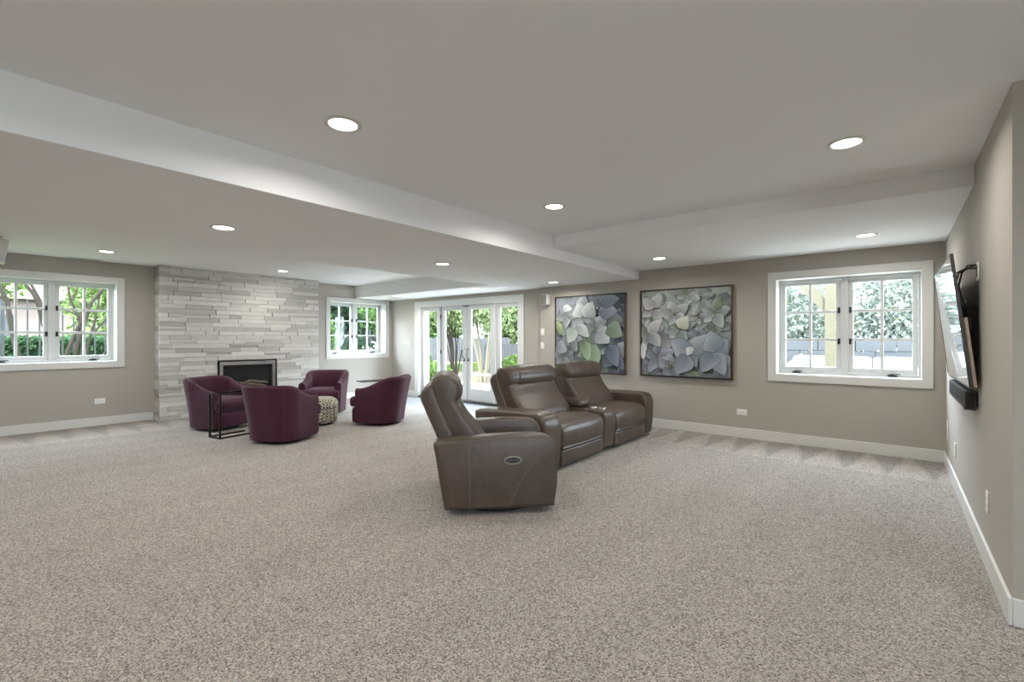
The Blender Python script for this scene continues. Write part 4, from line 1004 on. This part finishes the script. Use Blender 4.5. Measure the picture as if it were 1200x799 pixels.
# board fence
bf = thing('board_fence', 'grey vertical board fence outside the right side light', 'fence', (-12.2, 13.2, -.02), 0)
for i in range(34):
    obj('board', MB().box(i * .15, i * .15 + .138, -.012 + .004 * (i % 2), .012 + .004 * (i % 2), 0, 1.12 + .012 * (i % 3)), 'fence_wood', bf, sm=False)
for z in (.2, .9): obj('rail', MB().box(0, 5.1, .018, .06, z, z + .09), 'fence_wood', bf, sm=False)
dfen = thing('board_fence', 'dark weathered board fence behind the thin stems outside the doors', 'fence', (-17.5, 14.2, -.02), math.radians(4))
for i in range(34):
    obj('board', MB().box(i * .16, i * .16 + .148, -.012 + .004 * (i % 2), .012 + .004 * (i % 2), 0, 1.35 + .015 * (i % 3)), 'fence_wood', dfen, sm=False)
for z in (.2, 1.05): obj('rail', MB().box(0, 5.4, .018, .06, z, z + .09), 'fence_wood', dfen, sm=False)
# stone bench outside the door
q = onZ(572, 440, .42)
bn = thing('garden_bench', 'pale garden bench outside the right door leaf', 'bench', (-7.95, 8.75, -.03), math.radians(20))
for k in range(4): obj('slat', MB().box(-.55, .55, -.18 + .09 * k, -.105 + .09 * k, .40, .43), 'bench_wood', bn, sm=False, bevel=.004)
for sx in (-.42, .42): obj('leg', MB().box(sx - .04, sx + .04, -.17, .17, 0, .40), 'bench_wood', bn, sm=False, bevel=.004)

# patio seen through the right window
YP = 9.4
pa, pb = onY(967, 400, YP), onY(983.5, 400, YP)
pg = thing('pergola_post', 'thick wooden post with diagonal brace outside the patio window', 'post', ((pa.x + pb.x) / 2, YP, -.03))
pw = (pb.x - pa.x) / 2
obj('post', MB().box(-pw, pw, -pw, pw, 0, 2.9), 'post_wood', pg, sm=False, bevel=.008)
obj('brace', MB().add([(-.75, -.06, 2.6), (-.55, -.06, 2.6), (-pw, -.06, 1.75), (-pw, -.06, 2.02), (-.75, .06, 2.6), (-.55, .06, 2.6), (-pw, .06, 1.75), (-pw, .06, 2.02)], [(0,2,3,1), (4,5,7,6), (0,1,5,4), (2,6,7,3), (0,4,6,2), (1,3,7,5)]), 'post_wood', pg, sm=False)
obj('beam', MB().box(-2.4, 2.0, -.08, .08, 2.66, 2.9), 'post_wood', pg, sm=False)
gw = thing('garden_wall', 'low blue grey slate wall beyond the patio', 'wall', (-1.5, 13.8, -.02))
for r_ in range(5):
    for k in range(14):
        a = -5.2 + k * .75 + (.37 if r_ % 2 else 0); obj('block', MB().box(a, a + .735, -.15 + .01 * ((k + r_) % 3), .15, r_ * .26, r_ * .26 + .25), 'slate', gw, sm=False)
bk = [(-4.3, 15.6, 'leaf_grey', 'grey green bush behind the slate wall beside the post'), (-2.15, 15.6, 'leaf_grey', 'wide grey green bush behind the slate wall'), (.0, 15.6, 'leaf_grey', 'grey green bush behind the slate wall on the television side'), (2.15, 15.6, 'leaf_grey', 'dense bush at the end of the slate wall')]
for i, (x, y, lm, lb) in enumerate(bk):
    tree('bush', lb, (x, y, -.02), [([(x, y, -.02), (x, y, 1.6)], .06, .03)], [((x, y, 1.9), (1.06, 1.0, 1.4), 3600), ((x, y - .2, 1.1), (1.0, .9, .9), 800)], lm, seed=80 + i, size=.07, cat='bush')
ov = [(-3.4, 18.9), (.85, 19.0), (5.1, 18.9)]
for i, (x, y) in enumerate(ov):
    tree('far_tree', ['pale tall tree behind the bushes beside the post', 'pale tall tree behind the middle of the slate wall', 'pale tall tree behind the bushes on the television side'][i], (x, y, -.02), [([(x, y, -.02), (x, y, 3)], .15, .08)],
         [((x, y, 3.9), (2.08, 2.0, 2.2), 4200), ((x, y, 1.8), (2.0, 1.9, 1.4), 1800)], 'leaf_pale', seed=90 + i, size=.12)
# white patio lounger, chairs, tables
lo = thing('sun_lounger', 'white patio lounger with raised back behind the wooden post', 'lounger', (-3.05, 10.3, -.03), math.radians(8))
obj('bed', MB().add([(-.2, -.34, .34), (1.0, -.34, .34), (1.0, .34, .34), (-.2, .34, .34), (-.2, -.34, .40), (1.0, -.34, .40), (1.0, .34, .40), (-.2, .34, .40)], [(3,2,1,0), (4,5,6,7), (0,1,5,4), (1,2,6,5), (2,3,7,6), (3,0,4,7)]), 'white_metal', lo, sm=False)
obj('raised_back', MB().add([(.98, -.34, .36), (.98, .34, .36), (1.72, .34, .98), (1.72, -.34, .98), (.94, -.34, .42), (.94, .34, .42), (1.68, .34, 1.04), (1.68, -.34, 1.04)], [(0,1,2,3), (7,6,5,4), (0,4,5,1), (1,5,6,2), (2,6,7,3), (3,7,4,0)]), 'white_metal', lo, sm=False)
for x in (-.15, .95):
    for y in (-.3, .3): obj('leg', MB().tube([(x, y, 0), (x, y, .34)], .02, 8), 'white_metal', lo)
def patio_chair(label, loc, rz):
    R = thing('patio_chair', label, 'chair', loc, rz)
    obj('seat', MB().rbox(-.24, .24, -.23, .23, .41, .45, .015, n=3), 'white_metal', R)
    for x in (-.21, .21):
        obj('leg', MB().tube([(x, -.20, 0), (x, -.2, .42)], .014, 8), 'white_metal', R)
        obj('leg', MB().tube([(x, .24, 0), (x, .2, .42)], .014, 8), 'white_metal', R)
        obj('armrest', MB().tube([(x, -.2, .42), (x*1.12, -.22, .62), (x*1.12, -.05, .67), (x*1.12, .18, .66), (x, .23, .60)], .014, 8), 'white_metal', R)
    fr_ = obj('back_frame', MB().tube([(-.21, .2, .42), (-.22, .26, .75), (-.15, .29, .90), (0, .30, .95), (.15, .29, .90), (.22, .26, .75), (.21, .2, .42)], .015, 8), 'white_metal', R)
    for k in range(-2, 3): obj('back_bar', MB().tube([(.075 * k, .21, .45), (.075 * k, .27, .75), (.07 * k, .29, .90)], .008, 6), 'white_metal', fr_)
    return R
cA = patio_chair('white metal patio armchair near the wooden post', (-.48, 11.5, -.03), math.radians(150))
cB = dup(cA, (.42, 11.3, -.03), math.radians(-160), 'white metal patio armchair near the slate wall on the television side')
def patio_table(label, loc, r, h):
    R = thing('patio_table', label, 'table', loc)
    obj('table_top', MB().lathe([(r - .01, h - .03), (r, h - .025), (r, h - .005), (r - .01, h), (0, h)], 36), 'white_metal', R)
    for k in range(4):
        a = PI/4 + k * PI/2; obj('leg', MB().tube([(r*.75*math.cos(a), r*.75*math.sin(a), 0), (r*.5*math.cos(a), r*.5*math.sin(a), h*.5), (r*.7*math.cos(a), r*.7*math.sin(a), h - .03)], .016, 8), 'white_metal', R)
patio_table('round white patio table beside the wooden post', (-1.30, 11.6, -.03), .48, .70)
patio_table('round white patio table on the television side of the patio', (-.20, 10.2, -.03), .5, .62)

so = thing('patio_sofa', 'long white patio sofa in front of the slate wall', 'sofa', (-.75, 12.75, -.03), 0)
obj('seat', MB().rbox(-1.15, 1.15, -.35, .30, .22, .46, .05, puff=(0, 0, .02), n=6), 'white_metal', so)
for k in (-1, 0, 1): obj('back_cushion', MB().rbox(k * .76 - .37, k * .76 + .37, .12, .36, .44, .92, .06, puff=(0, .03, .02), n=6), 'white_metal', so)
for x in (-1.25, 1.12): obj('armrest', MB().rbox(x, x + .13, -.36, .36, .1, .66, .03, n=3), 'white_metal', so)
for x in (-1.15, 1.15):
    for y in (-.3, .3): obj('leg', MB().box(x - .03, x + .03, y - .03, y + .03, 0, .24), 'white_metal', so, sm=False)

# ------------------------------------------------------------------ light portals in the window openings (sampling guides, no light of their own)
def portal(loc, rot, sx, sy):
    d = bpy.data.lights.new('window_portal', 'AREA'); d.shape = 'RECTANGLE'; d.size = sx; d.size_y = sy; d.cycles.is_portal = True
    o = bpy.data.objects.new('window_portal', d); C.objects.link(o); o.location = loc; o.rotation_euler = rot
for w, X in ((W1, XL), (W2, XL)):
    portal((X - .30, (w[0] + w[1]) / 2, (w[2] + w[3]) / 2), (0, -PI / 2, 0), w[3] - w[2] - .16, w[1] - w[0] - .16)
for w in (W4,):
    portal((XE + .30, (w[0] + w[1]) / 2, (w[2] + w[3]) / 2), (0, PI / 2, 0), w[3] - w[2] - .16, w[1] - w[0] - .16)
portal(((W3[0] + W3[1]) / 2, YB + .30, (W3[2] + W3[3]) / 2), (-PI / 2, 0, 0), W3[1] - W3[0] - .16, W3[3] - W3[2] - .16)
portal(((DR[0] + DR[1]) / 2, YD + .24, 1.03), (-PI / 2, 0, 0), DR[1] - DR[0] - .2, 1.98)
